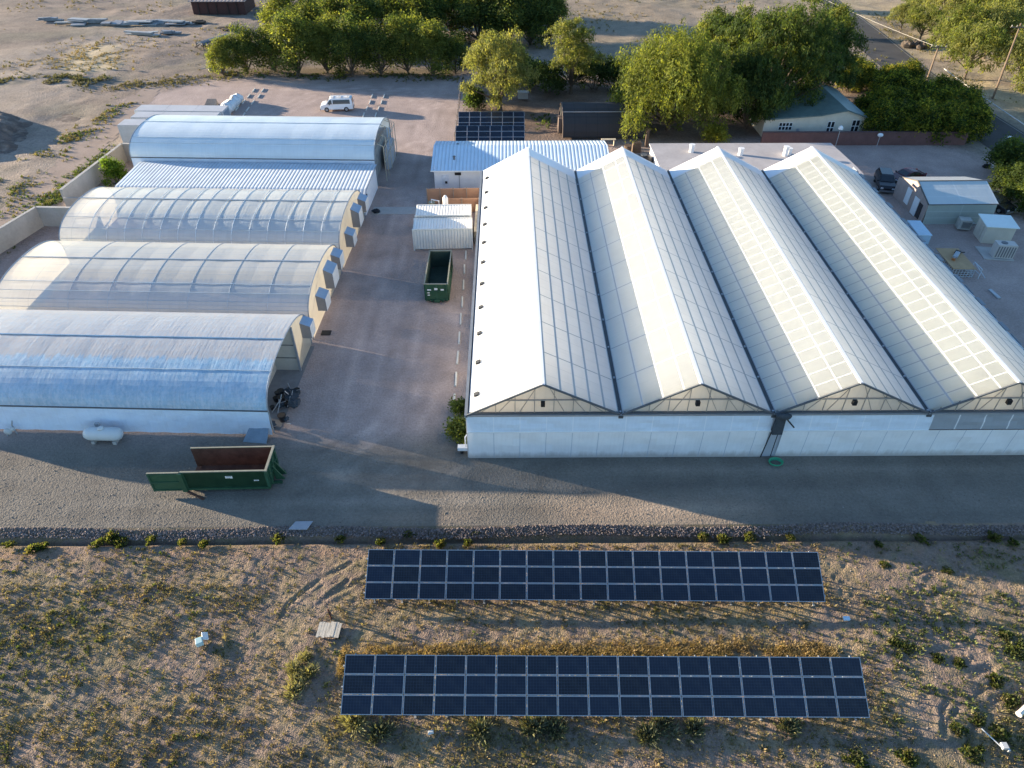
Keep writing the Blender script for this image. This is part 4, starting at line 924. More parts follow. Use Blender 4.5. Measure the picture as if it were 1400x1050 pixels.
m = MB(); m.span((40.7, yf - .12, .8), (41.1, yf - .02, 1.2)); m.build('meter_box', STEEL, hs, True)
mw = empty('maroon_wall', (36, 96.4, 0), 0, 'low maroon block wall along the back of the right yard', 'wall')
m = MB(); m.span((35, 96.4, 0), (63.3, 96.7, 1.75)); m.build('wall_face', M('maroon_block', (.16, .085, .075), .9, .2, 1, .3, 8), mw, True)
m = MB(); m.span((35, 96.34, 1.75), (63.4, 96.76, 1.85)); m.build('coping', M('maroon_coping', (.13, .075, .07), .9, .2), mw, True)
bn = empty('barn', (-69.4, 174.2, 0), 0, 'dark red brown open shed far off in the dirt field', 'shed')
m = MB(); m.span((-69.4, 174.4, 0), (-57.8, 174.6, 2.6)); m.span((-69.4, 174.6, 0), (-69.2, 182, 2.8)); m.span((-58, 174.6, 0), (-57.8, 182, 2.8)); m.build('wall', M('red_brown_board', (.075, .035, .03), .8, .3, 2, stretch=(5, 1, 1)), bn, True)
m = MB(); m.prism([(174.0, 2.55), (182.5, 3.3), (182.5, 3.42), (174.0, 2.67)], 0, -69.9, -57.4); m.build('roof', corrug('rusty_roof', (.24, .20, .19), 0, .8, .6, .7, .2), bn, True)
for x in (-68, -66, -64, -61.5, -59.5):
    m = MB(); m.span((x - .08, 174.2, 0), (x + .08, 174.36, 2.6)); m.build('post', M('dark_post', (.05, .04, .035), .9), bn, True)

# ------------------------------------------------------------------ right yard
sg = empty('small_greenhouse', (46.6, 72.8, 0), 0, 'small polycarbonate greenhouse with a tan end wall in the right yard', 'greenhouse')
PC = film('polycarbonate_green', (.42, .47, .43), 3.9, .75, .05, (.62, .66, .64), .25, 0, dirt=.12, lstr=.5)
PCR = film('polycarbonate_roof', (.62, .68, .68), 3.9, 1.3, .05, (.75, .78, .78), .2, 0, dirt=.08, lstr=.4)
def uvq(m, a, b, c, d): 
    L = (Vector(b) - Vector(a)).length; Hh = (Vector(d) - Vector(a)).length; m.quad(a, b, c, d, 0, [(0, 0), (L, 0), (L, Hh), (0, Hh)])
m = MB(); uvq(m, (46.7, 72.8, 0), (54.4, 72.9, 0), (54.4, 73.1, 2.3), (46.7, 73.0, 2.3)); uvq(m, (54.4, 72.9, 0), (54.4, 80.4, 0), (54.4, 80.4, 2.3), (54.4, 73.1, 2.3)); uvq(m, (54.4, 80.4, 0), (46.7, 80.4, 0), (46.7, 80.4, 2.3), (54.4, 80.4, 2.3)); m.build('side_wall', PC, sg, True)
m = MB(); uvq(m, (46.6, 72.9, 2.3), (54.5, 73.0, 2.3), (54.5, 76.6, 3.5), (46.6, 76.5, 3.5)); m.build('roof', PCR, sg, True)
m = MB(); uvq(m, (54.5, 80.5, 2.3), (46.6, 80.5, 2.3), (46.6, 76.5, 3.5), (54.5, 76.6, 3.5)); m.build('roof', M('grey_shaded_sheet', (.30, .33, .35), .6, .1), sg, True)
m = MB(); m.prism([(73.0, 0), (80.4, 0), (80.4, 2.3), (76.5, 3.45), (73.0, 2.3)], 0, 46.55, 46.68); m.build('end_wall', M('tan_board', (.40, .31, .27), .85, .12), sg, True)
m = MB(); m.span((46.48, 74.6, .1), (46.545, 75.7, 2.1)); m.build('door', WHITE, sg, True)
m = MB(); m.span((46.48, 76.7, .5), (46.545, 77.7, 2.3)); m.build('white_panel', WHITE, sg, True)
m = MB(); m.span((46.49, 73.7, .2), (46.545, 74.5, 1.9)); m.build('window', GLASSD, sg, True)
m = MB(); m.bar((46.6, 72.9, 2.32), (54.5, 73.0, 2.32), .08); m.bar((46.6, 76.5, 3.52), (54.5, 76.6, 3.52), .1); m.bar((46.62, 72.9, 2.33), (46.62, 76.5, 3.53), .1); m.bar((46.62, 76.5, 3.53), (46.62, 80.5, 2.33), .12); m.build('roof_trim', M('dark_trim', (.12, .11, .10), .7), sg, True)
wc = empty('evaporative_cooler', (50.6, 71.7, 0), R(-12), 'boxy grey evaporative cooler against the small greenhouse', 'cooler')
m = MB(); m.box((0, 0, .7), (1.3, 1.1, 1.1), None, 0, .94); m.build('case', M('cooler_grey', (.42, .42, .38), .6), wc, bevel=.04)
m = MB(); [m.box((.1 + k * 0, -.56, .4 + k * .12), (.9, .03, .06)) for k in range(6)]; m.build('louvre', M('vent_grey', (.13, .14, .15), .5), wc)
m = MB(); m.box((.9, .1, .6), (.5, .3, .3)); m.build('duct', STEEL, wc)
ut = empty('utility_shed', (52.6, 69.3, 0), R(-8), 'small cream utility shed with a pale flat roof in the right yard', 'shed')
m = MB(); m.span((-1.45, -1.1, 0), (1.45, 1.2, 1.95)); m.build('wall', M('cream_siding', (.52, .48, .40), .8, .08), ut)
m = MB(); m.add([(-1.65, -1.3, 1.96), (1.65, -1.3, 1.96), (1.65, 1.4, 2.15), (-1.65, 1.4, 2.15), (-1.65, -1.3, 2.04), (1.65, -1.3, 2.04), (1.65, 1.4, 2.23), (-1.65, 1.4, 2.23)], [(3, 2, 1, 0), (4, 5, 6, 7), (0, 1, 5, 4), (1, 2, 6, 5), (2, 3, 7, 6), (3, 0, 4, 7)]); m.build('roof', M('mint_roof', (.66, .74, .72), .4, .05), ut)
m = MB(); m.span((-1.5, -.5, .05), (-1.455, .4, 1.7)); m.build('door', M('cream_door', (.46, .42, .35), .7), ut)
ac = empty('air_conditioner', (51.5, 65.4, 0), R(-8), 'large louvred air conditioner on a concrete pad', 'air conditioner')
m = MB(); m.box((0, 0, .88), (1.9, 1.1, 1.5)); m.build('case', M('ac_beige', (.50, .47, .43), .5, .06), ac, bevel=.03)
for k in range(7):
    m = MB(); m.box((-.78 + k * .26, -.56, .85), (.13, .03, 1.2)); m.build('louvre', M('ac_dark_louvre', (.17, .17, .18), .5), ac)
m = MB(); m.tube([(-.2, 0, 1.63), (-.2, 0, 1.68)], .32, 14); m.build('fan_grille', M('vent_grey', (.13, .14, .15), .5), ac)
m = MB(); m.box((51.2, 66.0, .06), (2.9, 2.7, .12), R(-8)); tag(m.build('concrete_pad', CONC), 'square concrete pad under the louvred air conditioner', 'slab')
wt = empty('work_table', (45.5, 63.4, 0), R(-3), 'plywood topped work table over a white cage beside the greenhouse', 'table')
m = MB(); m.span((-1.15, -2.1, .95), (1.15, 2.1, 1.0)); m.build('table_top', PLY, wt)
m = MB()
for x in (-1.05, 1.05):
    for k in range(12): m.bar((x, -2 + k * .36, 0), (x, -2 + k * .36, .95), .04)
for k in range(8):
    m.bar((-1.05 + k * .3, -2.05, 0), (-1.05 + k * .3, -2.05, .95), .04)
for z in (.1, .35, .6, .85): m.bar((-1.05, -2.05, z), (1.05, -2.05, z), .04); m.bar((1.05, -2.05, z), (1.05, 2, z), .04)
m.build('cage', M('cage_steel', (.50, .54, .58), .4), wt)
mc = empty('table_saw_motor', (45.6, 63.7, 1.0), R(50), 'grey machine with orange end lying on the plywood table', 'machine')
m = MB(); m.box((0, 0, .18), (1.3, .42, .3)); m.tube([(-.8, 0, .15), (.85, 0, .15)], .13, 8); m.build('case', M('machine_grey', (.33, .37, .40), .4), mc, bevel=.03)
m = MB(); m.box((-.85, 0, .12), (.3, .3, .2)); m.build('end_cap', M('machine_orange', (.45, .16, .05), .5), mc)
m = MB(); m.box((.9, .05, .14), (.5, .5, .22)); m.bar((1.1, -.1, .1), (1.5, -.5, .05), .07); m.build('head', BLACK, mc)
m = MB()
for k in range(2): m.bar((46.9, 61.0 + k * 1.5, 0), (46.9, 61.0 + k * 1.5, 1.1), .07); 
m.bar((46.9, 61.0, 1.1), (46.9, 62.5, 1.1), .07); m.bar((46.9, 62.5, 1.1), (47.6, 61.0, .1), .06); m.bar((46.9, 61.0, .5), (46.9, 62.5, .5), .05)
tag(m.build('metal_trestle', M('cage_steel', (.50, .54, .58), .4)), 'bare metal trestle frame beside the plywood table', 'trestle')
m = MB(); m.bar(G(1353, 396, .08), G(1366, 408, .08), .35, .15); tag(m.build('metal_plank', STEEL), 'short metal plank lying in the right yard', 'plank')
bb = empty('blue_bin', (44.1, 69.0, 0), R(-4), 'long pale blue bin tucked beside the greenhouse right wall', 'bin')
m = MB(); m.span((-.65, -1.7, .1), (.65, 1.6, 1.5)); m.build('body', M('pale_blue_steel', (.36, .50, .62), .5, .1), bb); m = MB(); m.span((-.7, -1.75, 1.5), (.7, 1.65, 1.58)); m.build('lid', M('pale_blue_lid', (.48, .62, .72), .4, .1), bb)
# dark tank and clutter behind the second bay
ct = empty('stock_tank', (16.6, 88.2, 0), 0, 'round black water tank in the gap behind the greenhouse', 'tank')
m = MB(); m.tube([(16.9, 85.6, 0), (16.9, 85.6, 2.6), (16.9, 85.6, 3.0)], [1.25, 1.25, .5], 18); m.build('body', BLACK, ct, True, True); m = MB(); m.tube([(16.9, 85.6, 3.0), (16.9, 85.6, 3.1)], .4, 12); m.build('lid', DARKST, ct, True)
for u, v, h, lb in ((858, 205, 2.2, 'dark barrel beside a bench behind the ribbed roof'), (884, 196, 2.4, 'brown post beside the flat roof corner'), (870, 203, 1.4, 'brown crate on end behind the ribbed roof')):
    p = G(u, v, .5); m = MB()
    if 'barrel' in lb: m.tube([(p.x, p.y, 0), (p.x, p.y, h * .5)], .5, 10); m.tube([(p.x, p.y, h * .5), (p.x, p.y, h * .52)], .53, 10); nm = 'barrel'
    elif 'post' in lb: m.box((p.x, p.y, h / 2), (.4, .4, h)); m.box((p.x, p.y, h), (.55, .55, .08)); nm = 'wood_post'
    else: m.box((p.x, p.y, h / 2), (1.1, .9, h)); m.box((p.x, p.y - .48, h / 2), (1.0, .05, .1)); nm = 'crate'
    tag(m.build(nm, M('dark_brown_wood', (.12, .085, .06), .8, .2)), lb, nm.replace('_', ' '))
m = MB(); p = G(832, 190, .9); m.box((p.x, p.y, .85), (2.0, .5, .08)); m.box((p.x - .8, p.y, .42), (.1, .4, .84)); m.box((p.x + .8, p.y, .42), (.1, .4, .84)); tag(m.build('bench', M('pale_timber', (.55, .48, .36), .8)), 'pale timber bench near the shade cloth tunnel', 'bench')
# ------------------------------------------------------------------ roll-off dumpsters
DG = M('dumpster_green', (.026, .085, .046), .5, .22, 1.2, .15, 12, col2=(.042, .105, .056))
DGD = M('dumpster_green_dark', (.03, .085, .05), .55, .3)
RUST = M('rusty_steel', (.085, .042, .03), .8, .35, 1.5, .2, 14, col2=(.14, .072, .05))
RIM = M('worn_pale_rim', (.27, .26, .20), .6, .2)
STK = M('white_sticker', (.75, .76, .74), .5, .05)
def sticker(root, x, y, z, wd, ht, rows):
    """white plate with a few dark printed bars too small to read"""
    m = MB(); m.span((x, y - .008, z), (x + wd, y - .002, z + ht)); s = m.build('sticker', STK, root)
    m = MB()
    for k in range(rows):
        zz = z + ht * (.78 - .6 * k / max(1, rows - 1)) if rows > 1 else z + ht * .4
        m.span((x + wd * .12, y - .011, zz - ht * .07), (x + wd * (.85 - .2 * (k % 2)), y - .009, zz + ht * .07))
    m.build('print', BLACK, s)
def dumpster(loc, rz, L, W, h, label, door_open, inner):
    """long axis x from the open/door end (0) to the hook end (L); near long side at y=0"""
    r = empty('roll_off_dumpster', loc, rz, label, 'dumpster'); z0 = .28; th = .07
    for name, y in (('side_wall', 0), ('side_wall', W)):
        s = -1 if y == 0 else 1
        m = MB(); m.quad((0, y, z0), (L, y, z0), (L, y, h), (0, y, h), 0); m.span((0, min(y, y - s * th), z0), (L, max(y, y - s * th), h), 0)
        yi = y - s * (th + .004); m.quad((0, yi, z0), (L, yi, z0), (L, yi, h - .01), (0, yi, h - .01), 1)
        m.span((0, y - .06 + s * .03, z0 - .02), (L, y + .06 + s * .03, z0 + .14), 0)
        o = m.build(name, [DG, inner], r)
        m = MB(); m.span((-.02, y - .055, h - .04), (L + .02, y + .055, h + .03)); m.build('top_rim', RIM, o)
        for x in (.12, L - .08):
            m = MB(); m.span((x - .09, y - .02 + s * .05, z0), (x + .09, y + .02 + s * .05, h - .05)); m.build('side_rib', DGD, o)
    m = MB(); m.span((L - th, 0, z0), (L, W, h), 0); m.quad((L - th - .004, .07, z0), (L - th - .004, W - .07, z0), (L - th - .004, W - .07, h - .02), (L - th - .004, .07, h - .02), 1)
    o = m.build('front_wall', [DG, inner], r); m = MB(); m.span((L - .1, -.08, h - .06), (L + .06, W + .08, h + .04)); m.build('top_rim', RIM, o)
    m = MB()
    for y in (.35, W / 2, W - .35): m.span((L, y - .06, z0), (L + .12, y + .06, h - .1))
    m.span((L + .0, .2, h * .55), (L + .1, W - .2, h * .55 + .12)); m.build('front_rib', DGD, o)
    m = MB(); m.prism([(L + .12, z0 - .12), (L + .75, z0 - .1), (L + .12, h * .75)], 1, W / 2 - .28, W / 2 - .2); m.prism([(L + .12, z0 - .12), (L + .75, z0 - .1), (L + .12, h * .75)], 1, W / 2 + .2, W / 2 + .28); m.build('hook_bracket', DG, r)
    m = MB(); m.span((0, .02, z0 - .06), (L, W - .02, z0)); m.build('floor_plate', inner, r)
    for y in (W / 2 - .5, W / 2 + .5):
        m = MB(); m.span((0.05, y - .07, .03), (L + .6, y + .07, z0 - .06)); m.build('skid_rail', DGD, r)
    for x in (.35, L - .3):
        for y in (.25, W - .25):
            m = MB(); m.prism([(x + .17 * math.cos(a), .17 + .17 * math.sin(a)) for a in np.linspace(0, 6.28, 13)[:-1]], 1, y - .09, y + .09); m.build('roller', RUST, r)
    if door_open:
        DL = W * .96; m = MB(); m.span((-DL, -.10, z0), (-.06, -.03, h)); d = m.build('door', DG, r)
        m = MB()
        for z in (z0 + .08, (z0 + h) / 2, h - .08): m.span((-DL, -.15, z - .05), (-.1, -.10, z + .05))
        for x in (-DL + .06, -.12): m.span((x - .06, -.155, z0), (x + .06, -.10, h))
        m.build('door_rib', DGD, d)
        m = MB(); m.span((-DL, -.12, h), (-.06, -.02, h + .04)); m.build('top_rim', RIM, d)
        m = MB(); m.span((-.2, -.22, z0 - .05), (.12, -.05, h)); m.build('hinge_post', DG, r)
        m = MB(); m.bar((.0, -.1, .2), (1.3, -.75, .08), .16, .10); m.build('tailgate_prop', RUST, r)
    else:
        m = MB(); m.span((-.08, 0, z0), (-.01, W, h)); d = m.build('door', DG, r)
        m = MB()
        for y in (.1, W / 2, W - .1): m.span((-.16, y - .07, z0), (-.08, y + .07, h - .04))
        for z in (z0 + .1, h * .62): m.span((-.14, .05, z - .05), (-.08, W - .05, z + .05))
        m.span((-.2, W / 2 - .28, z0 - .15), (-.08, W / 2 + .28, z0 + .18)); m.build('door_rib', DGD, d)
        m = MB(); m.span((-.1, -.08, h - .06), (.0, W + .08, h + .04)); m.build('top_rim', RIM, d)
    return r
a = G(255, 671, .1)
d1 = dumpster((a.x + .1, a.y - .02, 0), R(1.2), 5.75, 2.3, 1.98, 'long green dumpster with rusty inside and its end door swung open', True, RUST)
sticker(d1, 2.9, -.02, 1.3, .48, .22, 2); sticker(d1, 4.75, -.02, 1.0, .34, .10, 1)
d2 = dumpster((-5.62, 57.1, 0), R(90.0), 6.3, 2.15, 2.1, 'tall empty green dumpster standing end on in the lane', False, M('dumpster_inside_dark', (.05, .075, .055), .7, .3))
for y, z, w_, h_ in ((.35, 1.45, .3, .16), (.95, 1.5, .3, .22), (1.55, 1.45, .36, .14), (1.7, 1.15, .22, .1), (1.7, .9, .22, .1)):
    m = MB(); m.span((-.172, y, z), (-.165, y + w_, z + h_)); m.build('sticker', STK, d2)
# ------------------------------------------------------------------ propane tank and front clutter
tp = G(141, 593, .75)
pt = empty('propane_tank', (tp.x, tp.y, 0), R(-2), 'white capsule propane tank beside the front hoop house curtain', 'propane tank')
m = MB(); prof = [(-1.45, .02), (-1.42, .2), (-1.3, .38), (-1.1, .48), (-.85, .52), (.85, .52), (1.1, .48), (1.3, .38), (1.42, .2), (1.45, .02)]
m.tube([(x, 0, .75) for x, r in prof], [r for x, r in prof], 20); m.build('tank_body', M('tank_white', (.62, .62, .60), .35, .06), pt, smooth=True)
m = MB(); m.tube([(0, 0, 1.25), (0, 0, 1.34), (0, 0, 1.42)], [.22, .22, .12], 12); m.build('valve_dome', M('tank_white', (.62, .62, .60), .35, .06), pt, smooth=True)
for x in (-.8, .8):
    m = MB(); m.box((x, 0, .14), (.25, .8, .28)); m.build('saddle', CONC, pt)
m = MB(); m.tube([(-.6, .55, 0), (-.6, .55, 1.0), (-.6, .75, 1.1)], .06, 6); m.box((-.6, .6, 1.1), (.3, .2, .3)); m.build('regulator', STEEL, pt)
gp_ = G(12, 592, .3); gm = empty('gas_meter', (gp_.x, gp_.y, 0), 0, 'small pale gas meter and pipe at the lower left edge', 'meter')
m = MB(); m.ball((0, 0, .45), (.3, .2, .28), 10, 6); m.ball((.35, .1, .6), (.2, .15, .18), 8, 5); m.build('meter', M('meter_grey', (.5, .5, .48), .5), gm)
m = MB(); m.tube([(.4, .2, 0), (.4, .2, .9), (.55, .25, 1.3)], .05, 6); m.tube([(-.2, 0, 0), (-.2, 0, .4)], .05, 6); m.build('pipe', STEEL, gm)
m = MB(); c = G(411, 719, .1); m.add([(c.x - .75, c.y - .25, .08), (c.x + .45, c.y - .28, .08), (c.x + .75, c.y + .35, .16), (c.x - .4, c.y + .35, .14), (c.x - .75, c.y - .25, .03), (c.x + .45, c.y - .28, .03), (c.x + .75, c.y + .35, .11), (c.x - .4, c.y + .35, .09)], [(0, 1, 2, 3), (7, 6, 5, 4), (0, 4, 5, 1), (1, 5, 6, 2), (2, 6, 7, 3), (3, 7, 4, 0)])
tag(m.build('metal_plate', M('grey_plate', (.33, .33, .35), .6, .1)), 'flat grey metal plate on the rock border', 'plate')
# ------------------------------------------------------------------ things in the field
c = G(450, 861, -.1); pc = empty('board_cover', (c.x, c.y, -.25), R(-3), 'weathered grey board cover lying in the dry field', 'board cover')
for k in range(8):
    m = MB(); m.box((-.58 + k * .165, rnd.uniform(-.04, .04), .16 + rnd.uniform(0, .015)), (.155, .98 + rnd.uniform(-.06, .06), .03), R(rnd.uniform(-1.5, 1.5))); m.build('board', M('silver_boards', (.46, .42, .35), .85, .3, 1.2, .3, 20, col2=(.56, .52, .44), stretch=(8, 1, 1)), pc)
for y in (-.35, .35):
    m = MB(); m.box((0, y, .07), (1.25, .1, .12)); m.build('batten', WOOD, pc)
c = G(453, 846, -.3); m = MB(); m.bar((c.x, c.y, -.4), (c.x - .08, c.y + .1, .55), .09); m.bar((c.x, c.y, .2), (c.x + .02, c.y - .1, .45), .13)
tag(m.build('rusty_post', M('dark_rust', (.10, .045, .03), .9, .3)), 'short rusty post behind the grey board cover', 'post')
c = G(276, 876, -.2); wb = empty('well_box', (c.x, c.y, -.25), R(25), 'small white and teal box with hinged lid in the left field', 'box')
m = MB(); m.box((-.12, -.1, .16), (.38, .42, .34)); m.build('body', M('teal_plastic', (.40, .56, .56), .4, .1), wb, bevel=.03)
m = MB(); m.box((.22, .14, .18), (.34, .5, .06), Matrix.Rotation(R(35), 3, 'Y')); m.build('lid', M('lid_white', (.66, .66, .63), .5, .08), wb)
m = MB(); c = G(589, 1001, -.2); m.box((c.x, c.y, c.z - .02), (.30, .2, .04), R(10)); m.box((c.x, c.y + .02, c.z + .01), (.24, .14, .03), R(14)); tag(m.build('paper_scrap', M('paper_white', (.6, .58, .53), .8, .1)), 'small white scrap in front of the nearest solar array', 'litter')
m = MB(); c = G(1157, 846, -.2); m.box((c.x, c.y, c.z), (.34, .2, .12)); m.box((c.x, c.y, c.z + .07), (.38, .24, .03)); tag(m.build('valve_box', M('pale_blue_lid', (.48, .62, .72), .4, .1)), 'pale blue valve box between the two long solar arrays', 'valve box')
c = G(1396, 974, -.1); m = MB(); m.tube([(c.x - .25, c.y - .15, .02), (c.x + 1.6, c.y + 1.0, .12)], [.14, .12], 12); m.tube([(c.x - .28, c.y - .17, .02), (c.x - .22, c.y - .13, .022)], [.16, .16], 12); tag(m.build('white_pipe', M('pipe_white', (.7, .64, .55), .5, .06), smooth=False), 'thick white pipe lying at the right edge of the field', 'pipe')
sp = empty('sprinkler_pipe', (*G(1372, 1021, -.2)[:2], -.3), 0, 'fallen thin pipe with a pale head near the lower right corner', 'pipe')
a = G(1342, 996, -.1); b = G(1370, 1022, -.1); m = MB(); m.tube([a, b], .035, 6); m.build('pipe', STEEL, sp, True)
m = MB(); m.box(b + Vector((.12, .05, .05)), (.28, .3, .2)); m.box(b + Vector((.25, -.1, .02)), (.1, .2, .15)); m.build('pipe_head', M('meter_grey', (.5, .5, .48), .5), sp, True)
# ------------------------------------------------------------------ wheel stops
WS = M('wheel_stop_concrete', (.62, .60, .54), .85, .12)
def stop_mesh():
    m = MB(); m.prism([(-.09, 0), (.09, 0), (.06, .13), (-.06, .13)], 1, -.9, .9); return m
ws0 = None
def stop(p, rz, label, group):
    global ws0
    if ws0 is None: ws0 = o = stop_mesh().build('wheel_stop', WS)
    else: o = ws0.copy(); COL.objects.link(o)
    o.location = (p.x, p.y, .02); o.rotation_euler = (0, 0, rz); tag(o, label, 'wheel stop', group)
lane = [(637, 350), (635, 369), (633.7, 390.6), (632, 413.7), (630, 437), (628, 463), (625.7, 490), (623.4, 519.4), (620.9, 550), (618.3, 583)]
for k, (u, v) in enumerate(lane):
    stop(G(u, v), R(1 + rnd.uniform(-1.5, 1.5)), 'white concrete wheel stop along the greenhouse wall, %s nearest the camera' % (ORD[9 - k] if k < 9 else ''), 'wheel stops along the big greenhouse')
for nm, L in (('left row beside the van', [(508.6, 132), (505.7, 140), (501.4, 149), (497, 158)]), ('right row beside the van', [(524.9, 132), (521.7, 140), (517.7, 149), (513.7, 158)]),
              ('left row by the plastic roll', [(347, 124), (340, 132), (333, 140), (324, 149)]), ('right row by the plastic roll', [(359.4, 124), (354.3, 132), (345.7, 140.6), (338.6, 150), (333, 158)])):
    for k, (u, v) in enumerate(L): stop(G(u, v), R(2), 'concrete wheel stop, %s from the back in the %s' % (ORD[k], nm), 'wheel stops in the gravel parking')
# ------------------------------------------------------------------ vehicles
def vehicle(name, loc, rz, L, W, prof, belt, glassp, paint, label, cat, wb, wr=.34, rack=False, tumble=.11):
    """prof: side outline (x from the nose at -L/2 ... , z); glassp: list of side window polygons; windscreen and rear glass from wind"""
    r = empty(name, loc, rz, label, cat)
    zt = max(p[1] for p in prof)
    def inset(z): return tumble * max(0, z - belt) / (zt - belt)
    st = [(-W / 2, .96, .0), (-W / 2 + .04, 1, 0), (W / 2 - .04, 1, 0), (W / 2, .96, 0)]
    m = MB(); n = len(prof); cx = sum(p[0] for p in prof) / n; cz = sum(p[1] for p in prof) / n; vs = []
    for y, k, _ in st:
        for (x, z) in prof:
            s = 1 - inset(z) / (W / 2) * 2; vs.append((cx + (x - cx) * k, y * s, cz + (z - cz) * k))
    fs = []
    for j in range(3):
        for i in range(n):
            i2 = (i + 1) % n; fs.append((j * n + i, j * n + i2, (j + 1) * n + i2, (j + 1) * n + i))
    fs += [tuple(range(n - 1, -1, -1)), tuple(range(3 * n, 4 * n))]
    m.add(vs, fs); m.build('body', paint, r, bevel=.03)
    yat = lambda z, s: s * (W / 2 * (1 - inset(z) / (W / 2) * 2) + .012)
    for poly in glassp['side']:
        for s in (-1, 1):
            m = MB(); q = [(x, yat(z, s), z) for x, z in poly]; m.add(q, [tuple(range(len(q))) if s < 0 else tuple(range(len(q) - 1, -1, -1))]); m.build('side_window', GLASSD, r)
    for nm, ((x0, z0), (x1, z1)), d in (('windscreen', glassp['front'], -1), ('rear_window', glassp['rear'], 1)):
        q = []
        for (x, z) in ((x0, z0), (x1, z1)):
            h = W / 2 * (1 - inset(z) / (W / 2) * 2) - .13
            q.append(((x + d * .012, -h, z + .01), (x + d * .012, h, z + .01)))
        m = MB(); m.quad(q[0][0], q[0][1], q[1][1], q[1][0]); m.build(nm, GLASSD, r)
    for x in wb:
        for s in (-1, 1):
            m = MB(); m.prism([(x + wr * math.cos(a), wr + wr * math.sin(a)) for a in np.linspace(0, 6.283, 19)[:-1]], 1, s * (W / 2 - .2), s * (W / 2 + .015)); wo = m.build('wheel', RUBBER, r)
            m = MB(); m.prism([(x + wr * .6 * math.cos(a), wr + wr * .6 * math.sin(a)) for a in np.linspace(0, 6.283, 13)[:-1]], 1, s * (W / 2 + .0), s * (W / 2 + .028)); m.build('rim', M('wheel_rim', (.34, .35, .36), .35, .1, metal=.4), wo)
    for s in (-1, 1):
        m = MB(); m.box((-L / 2 + .03, s * (W / 2 - .28), belt * .68), (.1, .32, .16)); m.build('headlight', M('headlight_glass', (.5, .52, .54), .15), r)
        m = MB(); m.box((L / 2 - .03, s * (W / 2 - .14), belt * .85), (.08, .16, .38)); m.build('tail_light', M('tail_red', (.25, .02, .02), .3), r)
        m = MB(); m.box((-L * .20, s * (W / 2 + .1), belt + .06), (.12, .2, .14)); m.build('mirror', BLACK, r)
    for x in (-L / 2 - .0, L / 2 + .0):
        m = MB(); m.box((x, 0, .42), (.14, W * .94, .2)); m.build('bumper', M('bumper_grey', (.16, .16, .17), .5), r)
    if rack:
        m = MB()
        for y in (-.6, .6): m.bar((-.9, y, zt + .07), (2.1, y, zt + .07), .05)
        for x in (-.7, .5, 1.8): m.bar((x, -.6, zt + .07), (x, .6, zt + .07), .05)
        m.build('roof_rack', STEEL, r)
    return r
van_p = [(-2.42, .35), (-2.45, .75), (-2.3, 1.0), (-1.62, 1.16), (-1.0, 1.82), (-.75, 1.93), (2.2, 1.95), (2.35, 1.85), (2.45, 1.0), (2.45, .35)]
van_g = {'side': [[(-1.38, 1.18), (-.62, 1.18), (-.62, 1.74), (-.92, 1.74)], [(-.48, 1.18), (2.12, 1.18), (2.06, 1.74), (-.48, 1.74)]], 'front': ((-1.58, 1.2), (-1.05, 1.77)), 'rear': ((2.44, 1.15), (2.37, 1.75))}
va = G(460, 152); vehicle('van', (va.x + .1, va.y + .6, 0), R(4.5), 4.9, 1.95, van_p, 1.12, van_g, M('van_white', (.80, .80, .80), .25, .03), 'white passenger van parked on the gravel, dark side windows', 'van', (-1.5, 1.45), .36, True)
car_p = [(-2.25, .3), (-2.28, .62), (-2.05, .80), (-1.0, .95), (-.35, 1.38), (.1, 1.45), (.9, 1.42), (1.6, 1.02), (2.2, .92), (2.25, .55), (2.2, .3)]
car_g = {'side': [[(-.82, .97), (.22, .97), (.22, 1.36), (-.28, 1.33)], [(.30, .97), (1.42, .99), (.86, 1.35), (.30, 1.37)]], 'front': ((-.98, .99), (-.36, 1.37)), 'rear': ((1.52, 1.06), (.92, 1.40))}
suv_p = [(-2.25, .35), (-2.3, .75), (-2.1, 1.0), (-1.1, 1.1), (-.5, 1.62), (-.2, 1.7), (1.9, 1.68), (2.25, 1.1), (2.28, .6), (2.2, .35)]
suv_g = {'side': [[(-.92, 1.12), (.2, 1.12), (.2, 1.58), (-.42, 1.56)], [(.3, 1.12), (1.9, 1.12), (1.75, 1.57), (.3, 1.58)]], 'front': ((-1.08, 1.14), (-.52, 1.6)), 'rear': ((2.2, 1.15), (1.95, 1.6))}
c = G(1209, 250, .5); vehicle('parked_car', (c.x, c.y, 0), R(75), 4.7, 1.85, suv_p, 1.08, suv_g, M('car_black', (.012, .013, .018), .15, .1, spec=.6), 'black car facing the camera beside the big greenhouse', 'car', (-1.4, 1.4))
c = G(1240, 240, .7); vehicle('parked_car', (c.x, c.y, 0), R(20), 4.5, 1.8, car_p, .95, car_g, M('car_maroon', (.085, .015, .018), .2, .1, spec=.6), 'dark red car parked behind the small greenhouse', 'car', (-1.4, 1.35))
c = G(1362, 283, .5); vehicle('parked_car', (c.x + .4, c.y + 1.0, 0), R(110), 4.6, 1.8, car_p, .95, car_g, M('car_charcoal', (.02, .022, .026), .2, .1, spec=.6), 'charcoal car mostly hidden at the right end of the small greenhouse', 'car', (-1.4, 1.35))
